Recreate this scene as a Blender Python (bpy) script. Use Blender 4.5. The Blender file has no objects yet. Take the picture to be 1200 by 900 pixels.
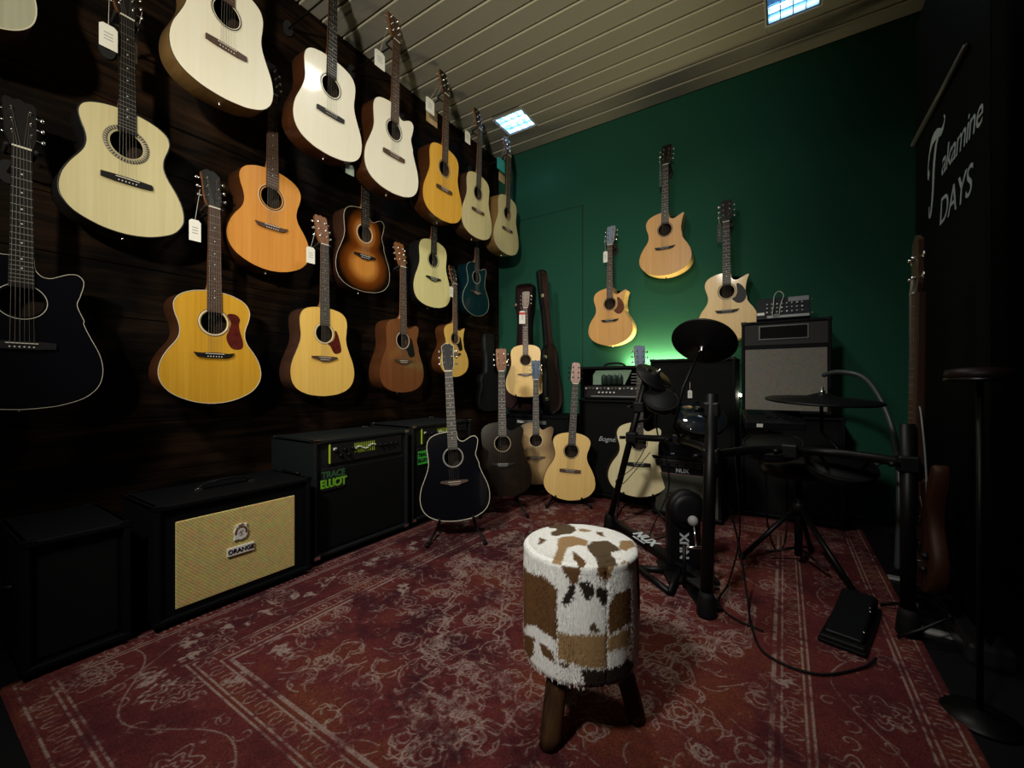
import bpy, bmesh, math, random
import numpy as np
from mathutils import Vector, Matrix, Euler
random.seed(7); np.random.seed(7)
S = bpy.context.scene
C = S.collection
PI = math.pi
sin, cos, rad = math.sin, math.cos, math.radians

# ------------------------------------------------------------------ camera
YAW = rad(33.0); EYE = .88; FPX = 490.0
cd = bpy.data.cameras.new('camera'); cam = bpy.data.objects.new('camera', cd); C.objects.link(cam)
cam.location = (0, 0, EYE); cam.rotation_euler = (PI/2, 0, YAW)
cd.sensor_width = 36; cd.sensor_fit = 'HORIZONTAL'; cd.lens = 36*FPX/1200; cd.clip_start = .02
S.camera = cam
# ------------------------------------------------------------------ world, exposure
S.view_settings.view_transform = 'Standard'; S.view_settings.look = 'None'
S.view_settings.gamma = 1; S.view_settings.use_curve_mapping = False
S.view_settings.exposure = 0.05
w = bpy.data.worlds.new('world'); S.world = w; w.use_nodes = True
w.node_tree.nodes['Background'].inputs[0].default_value = (.5, .6, .7, 1)
w.node_tree.nodes['Background'].inputs[1].default_value = .0
# ------------------------------------------------------------------ lamps of the room, plus an added front fill
CEIL = 3.18
def light(kind, name, loc, energy, col, target=None, size=.3, size_y=None, spot=None, blend=.5, spread=None):
    d = bpy.data.lights.new(name, kind); o = bpy.data.objects.new(name, d); C.objects.link(o)
    o.location = loc; d.energy = energy; d.color = col
    if kind == 'AREA':
        d.size = size
        if size_y: d.shape = 'RECTANGLE'; d.size_y = size_y
        if spread: d.spread = rad(spread)
    else: d.shadow_soft_size = size
    if kind == 'SPOT': d.spot_size = rad(spot); d.spot_blend = blend
    if target is not None:
        o.rotation_euler = (Vector(target)-Vector(loc)).to_track_quat('-Z', 'Y').to_euler()
    return o
WARM = (1, .89, .62); COOL = (.80, .92, 1)
light('SPOT', 'display_spot_light', (.15, -1.15, 1.75), 310, (1, .92, .73), (-2.1, 1.8, 2.55), size=.07, spot=82, blend=1.0)
light('SPOT', 'front_fill_light', (-.75, -1.0, 2.75), 300, (1, .965, .89), (-1.35, 2.1, .35), size=.16, spot=70, blend=.9)  # fill added behind the camera to brighten stool and floor guitars
light('AREA', 'fluorescent_light', (-.95, 1.85, CEIL-.012), 12, (1, .96, .86), (-.95, 1.85, 0), size=.27, size_y=.24, spread=150)
lo = light('AREA', 'amp_backlight', (-.82, 3.49, 1.03), 13.0, (1, .86, .42), size=.60, size_y=.03); lo.rotation_euler = (PI-rad(6), 0, 0)
light('POINT', 'amp_backlight', (-.245, 3.44, .80), .35, (1, .95, .7), size=.02)

# ------------------------------------------------------------------ helpers
def ray(px, py):
    r = (px-600)/FPX; v = (450-py)/FPX
    return Vector((-sin(YAW)+r*cos(YAW), cos(YAW)+r*sin(YAW), v))
def atX(px, py, X): r = ray(px, py); return Vector((0, 0, EYE)) + r*(X/r.x)
def atY(px, py, Y): r = ray(px, py); return Vector((0, 0, EYE)) + r*(Y/r.y)
def atD(px, py, d): return Vector((0, 0, EYE)) + ray(px, py)*d
def flr(px, py, h=0): r = ray(px, py); return Vector((0, 0, EYE)) + r*((h-EYE)/r.z)

class MB:
    def __init__(s): s.v = []; s.f = []; s.m = []; s.sm = []
    def add(s, vs, fs, mat=0, smooth=False):
        n = len(s.v); s.v += [tuple(v) for v in vs]
        for f in fs: s.f.append(tuple(i+n for i in f)); s.m.append(mat); s.sm.append(smooth)
        return s
    def box(s, a, b, mat=0, ch=0.0, M=None):
        x0, y0, z0 = [min(a[i], b[i]) for i in range(3)]; x1, y1, z1 = [max(a[i], b[i]) for i in range(3)]
        if ch <= 0:
            vs = [(x, y, z) for x in (x0, x1) for y in (y0, y1) for z in (z0, z1)]
            fs = [(0,1,3,2), (4,6,7,5), (0,4,5,1), (2,3,7,6), (0,2,6,4), (1,5,7,3)]
        else:
            bm = bmesh.new(); bmesh.ops.create_cube(bm, size=1)
            for v in bm.verts: v.co = Vector((x0+(v.co.x+.5)*(x1-x0), y0+(v.co.y+.5)*(y1-y0), z0+(v.co.z+.5)*(z1-z0)))
            bmesh.ops.bevel(bm, geom=bm.edges[:], offset=ch, segments=2, affect='EDGES', profile=.5)
            bm.verts.index_update()
            vs = [v.co.copy() for v in bm.verts]; fs = [[v.index for v in f.verts] for f in bm.faces]; bm.free()
        if M is not None: vs = [M @ Vector(v) for v in vs]
        return s.add(vs, fs, mat)
    def tube(s, pts, r, n=8, mat=0, caps=True, closed=False):
        pts = [Vector(p) for p in pts]; N = len(pts)
        rs = r if isinstance(r, (list, tuple)) else [r]*N
        vs = []; up = None
        for i in range(N):
            if closed: t = pts[(i+1) % N]-pts[i-1]
            else: t = pts[min(i+1, N-1)]-pts[max(i-1, 0)]
            t.normalize()
            if up is None:
                a = Vector((0, 0, 1)) if abs(t.z) < .9 else Vector((1, 0, 0)); up = (a - t*a.dot(t)).normalized()
            else:
                up = up - t*up.dot(t)
                up = up.normalized() if up.length > 1e-6 else t.orthogonal().normalized()
            bi = t.cross(up)
            for k in range(n):
                a = 2*PI*k/n; vs.append(pts[i]+(up*cos(a)+bi*sin(a))*rs[i])
        fs = []
        for i in range(N if closed else N-1):
            j = (i+1) % N
            for k in range(n): fs.append((i*n+k, i*n+(k+1) % n, j*n+(k+1) % n, j*n+k))
        if caps and not closed: fs.append(tuple(range(n))[::-1]); fs.append(tuple((N-1)*n+k for k in range(n)))
        return s.add(vs, fs, mat, True)
    def lathe(s, prof, n=32, mat=0, M=None, caps=True):
        vs = []; fs = []
        for r, z in prof:
            for k in range(n): a = 2*PI*k/n; vs.append(Vector((r*cos(a), r*sin(a), z)))
        for i in range(len(prof)-1):
            for k in range(n): fs.append((i*n+k, i*n+(k+1) % n, (i+1)*n+(k+1) % n, (i+1)*n+k))
        if caps:
            fs.append(tuple(range(n))[::-1]); fs.append(tuple((len(prof)-1)*n+k for k in range(n)))
        if M is not None: vs = [M @ v for v in vs]
        return s.add(vs, fs, mat, True)
    def sphere(s, c, r, mat=0, n=12, sc=(1, 1, 1)):
        vs = []; fs = []; m = n//2
        for i in range(m+1):
            t = PI*i/m
            for k in range(n):
                a = 2*PI*k/n; vs.append((c[0]+r*sc[0]*sin(t)*cos(a), c[1]+r*sc[1]*sin(t)*sin(a), c[2]+r*sc[2]*cos(t)))
        for i in range(m):
            for k in range(n): fs.append((i*n+k, (i+1)*n+k, (i+1)*n+(k+1) % n, i*n+(k+1) % n))
        return s.add(vs, fs, mat, True)
    def prism(s, pts, y0, y1, mat=0, smooth=False, side=None):
        """outline pts (x,z) extruded along y"""
        n = len(pts); vs = [(p[0], y0, p[1]) for p in pts]+[(p[0], y1, p[1]) for p in pts]
        s.add(vs, [tuple(range(n)), tuple(range(2*n-1, n-1, -1))], mat)
        s.add(vs, [(i, n+i, n+(i+1) % n, (i+1) % n) for i in range(n)], mat if side is None else side, smooth)
        return s
    def build(s, name, mats, parent=None, loc=None):
        me = bpy.data.meshes.new(name); me.from_pydata(s.v, [], s.f)
        if not isinstance(mats, (list, tuple)): mats = [mats]
        for m in mats: me.materials.append(m)
        me.polygons.foreach_set('material_index', s.m); me.polygons.foreach_set('use_smooth', s.sm)
        bm = bmesh.new(); bm.from_mesh(me); bmesh.ops.remove_doubles(bm, verts=bm.verts, dist=1e-6)
        bmesh.ops.recalc_face_normals(bm, faces=bm.faces); bm.to_mesh(me); bm.free()
        me.update()
        o = bpy.data.objects.new(name, me); C.objects.link(o)
        if parent: o.parent = parent
        if loc is not None: o.location = loc
        return o
def tag(o, label, cat, group=None, kind=None):
    o['label'] = label; o['category'] = cat
    if group: o['group'] = group
    if kind: o['kind'] = kind
    return o
def empty(name, loc, rot=(0, 0, 0), label=None, cat=None, group=None):
    o = bpy.data.objects.new(name, None); C.objects.link(o); o.location = loc; o.rotation_euler = rot
    o.empty_display_size = .05
    if label: tag(o, label, cat, group)
    return o
def struct(o): o['kind'] = 'structure'; return o
def rehome(o, base):
    """a one-mesh thing gets its origin at its base"""
    b = Vector(base); o.data.transform(Matrix.Translation(-b)); o.location = b; return o
def smooth_curve(P, n=8, closed=False):
    P = [Vector(p) for p in P]; out = []; N = len(P)
    for i in range(N if closed else N-1):
        if closed: a, b, c, d = P[i-1], P[i], P[(i+1) % N], P[(i+2) % N]
        else: a, b, c, d = P[max(i-1, 0)], P[i], P[i+1], P[min(i+2, N-1)]
        for k in range(n):
            t = k/n; out.append(.5*((2*b)+(c-a)*t+(2*a-5*b+4*c-d)*t*t+(3*b-a-3*c+d)*t**3))
    if not closed: out.append(P[-1])
    return out
def text_mesh(txt, size, mat, parent, M, depth=.001, shear=0, name='lettering', bold=0, align='CENTER', space=1):
    cu = bpy.data.curves.new(name, 'FONT'); cu.body = txt; cu.size = size; cu.extrude = depth; cu.shear = shear
    cu.offset = bold; cu.align_x = align; cu.align_y = 'CENTER'; cu.space_character = space; cu.resolution_u = 4
    t = bpy.data.objects.new('tmp', cu); me = bpy.data.meshes.new_from_object(t)
    bpy.data.objects.remove(t); bpy.data.curves.remove(cu)
    me.transform(M); me.materials.clear(); me.materials.append(mat); me.name = name
    o = bpy.data.objects.new(name, me); C.objects.link(o); o.parent = parent; return o
def frame(origin, right, up):
    """text plane: +X = right, +Y = up"""
    r = Vector(right).normalized(); u = Vector(up).normalized(); n = r.cross(u)
    M = Matrix((r, u, n)).transposed().to_4x4(); M.translation = Vector(origin); return M

# ------------------------------------------------------------------ materials
def newmat(name):
    m = bpy.data.materials.new(name); m.use_nodes = True; return m, m.node_tree, m.node_tree.nodes['Principled BSDF']
def mat(name, col, rough=.5, metal=0, emis=None, es=0, coat=0, spec=.5, bump=0, bscale=200, vary=0):
    m, t, b = newmat(name); b.inputs['Base Color'].default_value = (*col, 1)
    b.inputs['Roughness'].default_value = rough; b.inputs['Metallic'].default_value = metal
    b.inputs['Coat Weight'].default_value = coat; b.inputs['Specular IOR Level'].default_value = spec
    if emis: b.inputs['Emission Color'].default_value = (*emis, 1); b.inputs['Emission Strength'].default_value = es
    if bump or vary:
        tc = t.nodes.new('ShaderNodeTexCoord'); n = t.nodes.new('ShaderNodeTexNoise'); n.inputs['Scale'].default_value = bscale
        n.inputs['Detail'].default_value = 4; t.links.new(tc.outputs['Object'], n.inputs['Vector'])
        if bump:
            bp = t.nodes.new('ShaderNodeBump'); bp.inputs['Strength'].default_value = bump; bp.inputs['Distance'].default_value = .002
            t.links.new(n.outputs[0], bp.inputs['Height']); t.links.new(bp.outputs[0], b.inputs['Normal'])
        if vary:
            r = t.nodes.new('ShaderNodeMix'); r.data_type = 'RGBA'
            r.inputs[6].default_value = (*[c*(1-vary) for c in col], 1); r.inputs[7].default_value = (*[min(1, c*(1+vary)) for c in col], 1)
            t.links.new(n.outputs[0], r.inputs[0]); t.links.new(r.outputs[2], b.inputs['Base Color'])
    return m
_w = {}
def wood(name, c1, c2, rough=.35, scale=(90, 8, 2.2), coat=.3, burst=None, spec=.5):
    """grain runs along local z; burst = (edge colour, mid colour) for sunburst finishes"""
    key = (name,)
    if key in _w: return _w[key]
    m, t, b = newmat(name); N = t.nodes; L = t.links
    tc = N.new('ShaderNodeTexCoord'); mp = N.new('ShaderNodeMapping'); mp.inputs['Scale'].default_value = scale
    no = N.new('ShaderNodeTexNoise'); no.inputs['Scale'].default_value = 1; no.inputs['Detail'].default_value = 5; no.inputs['Roughness'].default_value = .6
    L.new(tc.outputs['Object'], mp.inputs[0]); L.new(mp.outputs[0], no.inputs['Vector'])
    mp2 = N.new('ShaderNodeMapping'); mp2.inputs['Scale'].default_value = (22, 4, 1.1)
    n2 = N.new('ShaderNodeTexNoise'); n2.inputs['Scale'].default_value = 1; n2.inputs['Detail'].default_value = 2
    L.new(tc.outputs['Object'], mp2.inputs[0]); L.new(mp2.outputs[0], n2.inputs['Vector'])
    ad = N.new('ShaderNodeMath'); ad.operation = 'ADD'; L.new(no.outputs[0], ad.inputs[0]); L.new(n2.outputs[0], ad.inputs[1])
    mr = N.new('ShaderNodeMapRange'); mr.inputs[1].default_value = .7; mr.inputs[2].default_value = 1.3; L.new(ad.outputs[0], mr.inputs[0])
    mx = N.new('ShaderNodeMix'); mx.data_type = 'RGBA'; mx.inputs[6].default_value = (*c1, 1); mx.inputs[7].default_value = (*c2, 1)
    L.new(mr.outputs[0], mx.inputs[0]); out = mx.outputs[2]
    if burst:
        ds = []
        for (cx_, cz_, rx_, rz_) in ((0, .165, .21, .185), (0, .37, .145, .17)):
            q = N.new('ShaderNodeMapping'); q.vector_type = 'POINT'
            q.inputs['Location'].default_value = (-cx_/rx_, 0, -cz_/rz_); q.inputs['Scale'].default_value = (1/rx_, 0, 1/rz_)
            L.new(tc.outputs['Object'], q.inputs[0]); ln = N.new('ShaderNodeVectorMath'); ln.operation = 'LENGTH'
            L.new(q.outputs[0], ln.inputs[0]); ds.append(ln)
        mn = N.new('ShaderNodeMath'); mn.operation = 'SMOOTH_MIN'; mn.inputs[2].default_value = .3
        L.new(ds[0].outputs['Value'], mn.inputs[0]); L.new(ds[1].outputs['Value'], mn.inputs[1])
        cr = N.new('ShaderNodeValToRGB'); e = cr.color_ramp.elements
        e[0].position = burst[2]; e[0].color = (1, 1, 1, 1); e[1].position = burst[3]; e[1].color = (*burst[0], 1)
        k = cr.color_ramp.elements.new((burst[2]+burst[3])/2); k.color = (*burst[1], 1)
        L.new(mn.outputs[0], cr.inputs[0])
        mu = N.new('ShaderNodeMix'); mu.data_type = 'RGBA'; mu.blend_type = 'MULTIPLY'; mu.inputs[0].default_value = 1
        L.new(out, mu.inputs[6]); L.new(cr.outputs[0], mu.inputs[7]); out = mu.outputs[2]
    L.new(out, b.inputs['Base Color'])
    b.inputs['Roughness'].default_value = rough; b.inputs['Coat Weight'].default_value = coat; b.inputs['Coat Roughness'].default_value = .08
    b.inputs['Specular IOR Level'].default_value = spec
    _w[key] = m; return m

SPRUCE_PALE = wood('spruce_pale', (.86, .81, .64), (.90, .86, .72), .38)
SPRUCE_CREAM = wood('spruce_cream', (.56, .49, .26), (.64, .57, .33), .4)
SPRUCE_GOLD = wood('spruce_gold', (.54, .27, .018), (.66, .36, .035), .3)
SPRUCE_AMBER = wood('spruce_amber', (.68, .34, .035), (.78, .44, .07), .3)
SPRUCE_HONEY = wood('spruce_honey', (.76, .46, .095), (.86, .56, .145), .3)
SPRUCE_WARM = wood('spruce_warm', (.80, .51, .16), (.88, .61, .23), .36)
SPRUCE_LEMON = wood('spruce_lemon', (.72, .66, .28), (.80, .74, .38), .36)
SPRUCE_FLOOR = wood('spruce_blond', (.72, .62, .33), (.80, .71, .44), .4)
CEDAR = wood('cedar', (.60, .235, .040), (.72, .32, .065), .36)
CEDAR_L = wood('cedar_light', (.64, .33, .098), (.76, .42, .145), .34)
MAHOG_TOP = wood('mahogany_top', (.13, .040, .012), (.21, .070, .022), .4)
BURST_TOB = wood('sunburst_tobacco', (.52, .20, .035), (.62, .26, .05), .22, burst=((.008, .006, .005), (.28, .17, .10), .30, .90))
BURST_BRN = wood('sunburst_brown', (.42, .27, .10), (.50, .33, .14), .4, burst=((.16, .12, .11), (.55, .50, .45), .35, 1.05))
BLACK_GLOSS = mat('black_lacquer', (.004, .004, .006), .12, coat=.3, spec=.4)
BLACK_SATIN = mat('black_satin', (.010, .010, .011), .4)
DARK_STAIN = wood('dark_stained_top', (.008, .0045, .003), (.015, .009, .006), .22, coat=.4, spec=.3)
TEAL_TOP = wood('teal_top', (.0025, .014, .022), (.005, .026, .038), .18, coat=.6)
ROSE_SIDE = wood('rosewood_side', (.035, .015, .010), (.075, .032, .018), .3)
MAHOG_SIDE = wood('mahogany_side', (.055, .017, .006), (.10, .034, .011), .35)
WALNUT_SIDE = wood('walnut_side', (.19, .105, .035), (.28, .165, .062), .35)
MAPLE_SIDE = wood('maple_side', (.60, .40, .16), (.72, .50, .23), .3)
TEAL_SIDE = mat('teal_side', (.004, .022, .033), .2, coat=.5)
NECK_WOOD = wood('neck_wood', (.16, .06, .02), (.25, .10, .035), .4)
EBONY = mat('ebony', (.009, .008, .008), .5, spec=.25, bump=.1, bscale=300)
ROSEWOOD = wood('rosewood_board', (.055, .026, .016), (.095, .048, .030), .5, coat=0)
GREYBOARD = wood('grey_board', (.045, .038, .034), (.075, .065, .058), .5, coat=0, spec=.25)
CHROME = mat('chrome', (.85, .85, .86), .18, 1)
FRET = mat('fret_wire', (.42, .41, .38), .5, 1)
PEARL = mat('pearl', (.80, .80, .76), .25)
BONE = mat('bone', (.75, .72, .62), .4)
IVORY = mat('cream_binding', (.60, .56, .43), .4)
BLACKB = mat('black_binding', (.01, .01, .01), .3)
STEEL_STR = mat('string_steel', (.22, .20, .17), .45, .6)
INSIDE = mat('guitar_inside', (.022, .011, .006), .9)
TORT = mat('tortoise_guard', (.09, .014, .010), .12, coat=.5, bscale=45, vary=.8)
BROWNG = mat('brown_guard', (.14, .05, .025), .15, coat=.5, bscale=45, vary=.8)
BLKG = mat('black_guard', (.006, .006, .008), .4, spec=.2)
PLASTIC = mat('black_plastic', (.002, .002, .0025), .5, spec=.25)
RUBBER = mat('black_rubber', (.0022, .0022, .0026), .7, spec=.2)
METAL_BLK = mat('black_metal', (.0018, .0018, .0022), .45, spec=.22)
TOLEX = mat('black_tolex', (.0016, .0020, .0030), .6, spec=.14, bump=.5, bscale=600)
TOLEX_G = mat('black_carpet_vinyl', (.005, .0075, .008), .6, bump=.5, bscale=500, spec=.3)
PAPER = mat('paper', (.80, .79, .72), .8)
PAPER_D = mat('paper_print', (.25, .25, .25), .8)
KRAFT = mat('kraft_paper', (.50, .36, .19), .8)
TEALP = mat('teal_paper', (.02, .34, .36), .7)
REDP = mat('red_paper', (.6, .05, .04), .7)
LETTER = mat('silver_lettering', (.42, .44, .46), .4)
LETTER_D = mat('dull_lettering', (.30, .34, .38), .5)
GREEN_P = mat('lime_paint', (.16, .42, .02), .5)

# =================================================================== ROOM
XL, XR, YB, YF = -2.46, .80, 3.54, -3.2
def planks_wall():
    m, t, b = newmat('dark_plank_wall'); N = t.nodes; L = t.links
    tc = N.new('ShaderNodeTexCoord'); mp = N.new('ShaderNodeMapping'); mp.inputs['Scale'].default_value = (1, 1.1, 16)
    n = N.new('ShaderNodeTexNoise'); n.inputs['Scale'].default_value = 1.5; n.inputs['Detail'].default_value = 8; n.inputs['Roughness'].default_value = .65
    n.inputs['Distortion'].default_value = .6
    L.new(tc.outputs['Object'], mp.inputs[0]); L.new(mp.outputs[0], n.inputs['Vector'])
    n2 = N.new('ShaderNodeTexNoise'); n2.inputs['Scale'].default_value = 2.2; n2.inputs['Detail'].default_value = 3; L.new(tc.outputs['Object'], n2.inputs['Vector'])
    mu = N.new('ShaderNodeMath'); mu.operation = 'MULTIPLY'; L.new(n.outputs[0], mu.inputs[0]); L.new(n2.outputs[0], mu.inputs[1])
    cr = N.new('ShaderNodeValToRGB'); e = cr.color_ramp.elements
    e[0].position = .20; e[0].color = (.0022, .0013, .0009, 1); e[1].position = .48; e[1].color = (.042, .020, .009, 1)
    L.new(mu.outputs[0], cr.inputs[0]); L.new(cr.outputs[0], b.inputs['Base Color']); b.inputs['Roughness'].default_value = .6
    b.inputs['Specular IOR Level'].default_value = .10
    bp = N.new('ShaderNodeBump'); bp.inputs['Strength'].default_value = .4; bp.inputs['Distance'].default_value = .004
    L.new(n.outputs[0], bp.inputs['Height']); L.new(bp.outputs[0], b.inputs['Normal'])
    return m
PW = planks_wall()
# left wall: horizontal boards 0.24 m high with open joints
m = MB(); m.box((XL-.1, YF, 0), (XL-.018, YB+.1, CEIL), 1)
z = 0.0; k = 0
while z < CEIL:
    z1 = min(z+.235, CEIL)
    m.box((XL-.02, YF, z+.0015), (XL-.0005*(k % 3), YB, z1-.0015), 0, .002); z = z1; k += 1
struct(m.build('wall_left', [PW, mat('joint_dark', (.002, .002, .002), .9)]))
GREENW = mat('green_wall_paint', (.0150, .082, .052), .8, bump=.25, bscale=260, spec=.12)
DARKW = mat('dark_wall_paint', (.002, .0032, .003), .7, bump=.2, bscale=200, spec=.2)
struct(MB().box((XL, YB, 0), (XR+.1, YB+.1, CEIL)).build('wall_back', GREENW))
struct(MB().box((XR, YF, 0), (XR+.1, YB, CEIL)).build('wall_right', DARKW))
struct(MB().box((XL, YF-.1, 0), (XR, YF, CEIL)).build('wall_front', DARKW))
# flush door in the back wall, only its joint shows
d = MB(); d.box((-2.34, YB-.006, .01), (-1.535, YB-.0005, 2.50), 0, .002)
dd = struct(d.build('door_1', GREENW))
g = MB()
g.box((-1.535, YB-.0045, .01), (-1.528, YB-.0005, 2.506)); g.box((-2.34, YB-.0045, 2.5), (-1.528, YB-.0005, 2.507))
struct(g.build('trim_1', mat('door_joint', (.001, .012, .008), .8)))
def ceiling_mat():
    m, t, b = newmat('ceiling_panel'); N = t.nodes; L = t.links
    tc = N.new('ShaderNodeTexCoord'); n = N.new('ShaderNodeTexNoise'); n.inputs['Scale'].default_value = 90; n.inputs['Detail'].default_value = 3
    L.new(tc.outputs['Object'], n.inputs['Vector'])
    mx = N.new('ShaderNodeMix'); mx.data_type = 'RGBA'; mx.inputs[6].default_value = (.26, .25, .225, 1); mx.inputs[7].default_value = (.33, .32, .29, 1)
    L.new(n.outputs[0], mx.inputs[0]); L.new(mx.outputs[2], b.inputs['Base Color']); b.inputs['Roughness'].default_value = .45
    return m
cm = ceiling_mat()
FIX = [(-1.98, 3.10, 1), (.05, 3.02, 0), (-.95, 1.85, 1)]      # recessed fluorescent fixtures
m = MB()
y = YB; i = 0
PWD = .152
while y > YF:
    y0 = y-PWD
    # planks are cut around the fixtures
    segs = [(XL, XR)]
    for fx, fy, _ in FIX:
        if y0 < fy+.125 and y > fy-.125:
            ns = []
            for a, b_ in segs:
                if fx-.14 > a and fx+.14 < b_: ns += [(a, fx-.14), (fx+.14, b_)]
                else: ns.append((a, b_))
            segs = ns
    for fx, fy, _ in FIX:                 # plank offcuts in front of and behind each fixture
        for c0, c1 in ((y0, min(y, fy-.128)), (max(y0, fy+.128), y)):
            if c1 > c0+.004 and y0 < fy+.125 and y > fy-.125: m.box((fx-.14, c0+(.0145 if c0 == y0 else 0), CEIL), (fx+.14, c1-(.006 if c1 == y else 0), CEIL+.02), 0)
    for a, b_ in segs:
        m.box((a, y0+.014, CEIL), (b_, y-.006, CEIL+.02), 0, .004); m.box((a, y0+.0085, CEIL-.0015), (b_, y0+.0145, CEIL+.02), 2)  # thin pale strip paints a lit-edge highlight beside each joint
    y = y0
# dark backing above the joints, split around the fixture wells
ys = sorted([YF, YB]+[fy+s*.14 for _, fy, _ in FIX for s in (-1, 1)])
m.box((XL, YF, CEIL+.10), (XR, YB, CEIL+.14), 1)
for a in np.arange(YF, YB, PWD): pass
y = YB
while y > YF-.1:
    m.box((XL, y-.014, CEIL+.018), (XR, y+.014, CEIL+.03), 1) if all(abs(y-fy) > .15 for _, fy, _ in FIX) else None
    y -= PWD
struct(m.build('ceiling', [cm, mat('ceiling_joint', (.004, .0036, .003), .9), mat('ceiling_edge_highlight', (.62, .59, .48), .5)]))
FLOORM = mat('dark_floor', (.004, .004, .005), .6, bump=.1, bscale=60, spec=.2)
struct(MB().box((XL, YF, -.1), (XR, YB, -.006)).build('floor', FLOORM))

# ceiling fixtures
def fixture(fx, fy, on, label):
    o = empty('ceiling_light', (fx, fy, CEIL), label=label, cat='ceiling light', group='recessed ceiling lights')
    hx, hy = .14, .125
    refl = mat('reflector', (.16, .34, .55) if on else (.12, .30, .45), .25, .6)
    hs = MB()
    hs.box((-hx, -hy, .008), (-hx+.008, hy, .10)); hs.box((hx-.008, -hy, .008), (hx, hy, .10))
    hs.box((-hx, -hy, .008), (hx, -hy+.008, .10)); hs.box((-hx, hy-.008, .008), (hx, hy, .10)); hs.box((-hx, -hy, .085), (hx, hy, .09))
    hs.build('housing', refl, o)
    fr = MB()
    for a, b in (((-hx-.01, -hy-.01), (hx+.01, -hy)), ((-hx-.01, hy), (hx+.01, hy+.01)), ((-hx-.01, -hy), (-hx, hy)), ((hx, -hy), (hx+.01, hy))):
        fr.box((*a, -.006), (*b, .004))
    fr.build('frame', mat('fixture_frame', (.5, .5, .48), .4), o)
    es = 24 if on else 9
    tm = mat('lamp_tube_glow', (1, 1, 1), .4, emis=(.72, .88, 1), es=es)
    for yy in (-.06, .06) if on else (-.03, .08):
        MB().tube([(-hx+.015, yy, .06), (hx-.015, yy, .06)], .012, 10).build('lamp_tube', tm, o)
    lv = MB()
    gm = mat('louver', (.55, .70, .85), .2, .3, emis=(.35, .6, .85), es=.5 if on else .12)
    for x in np.linspace(-hx+.008, hx-.008, 5): lv.box((x-.0025, -hy+.008, .002), (x+.0025, hy-.008, .034))
    for yy in np.linspace(-hy+.008, hy-.008, 4): lv.box((-hx+.008, yy-.0025, .002), (hx-.008, yy+.0025, .034))
    lv.build('louver', mat('louver_grid', (.42, .60, .80), .3, .6), o)
fixture(*FIX[0], 'bright square louvred ceiling light above the back left corner')
fixture(*FIX[1], 'blue tinted square louvred ceiling light near the top right')
fixture(*FIX[2], 'square louvred ceiling light over the middle of the room')

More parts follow.
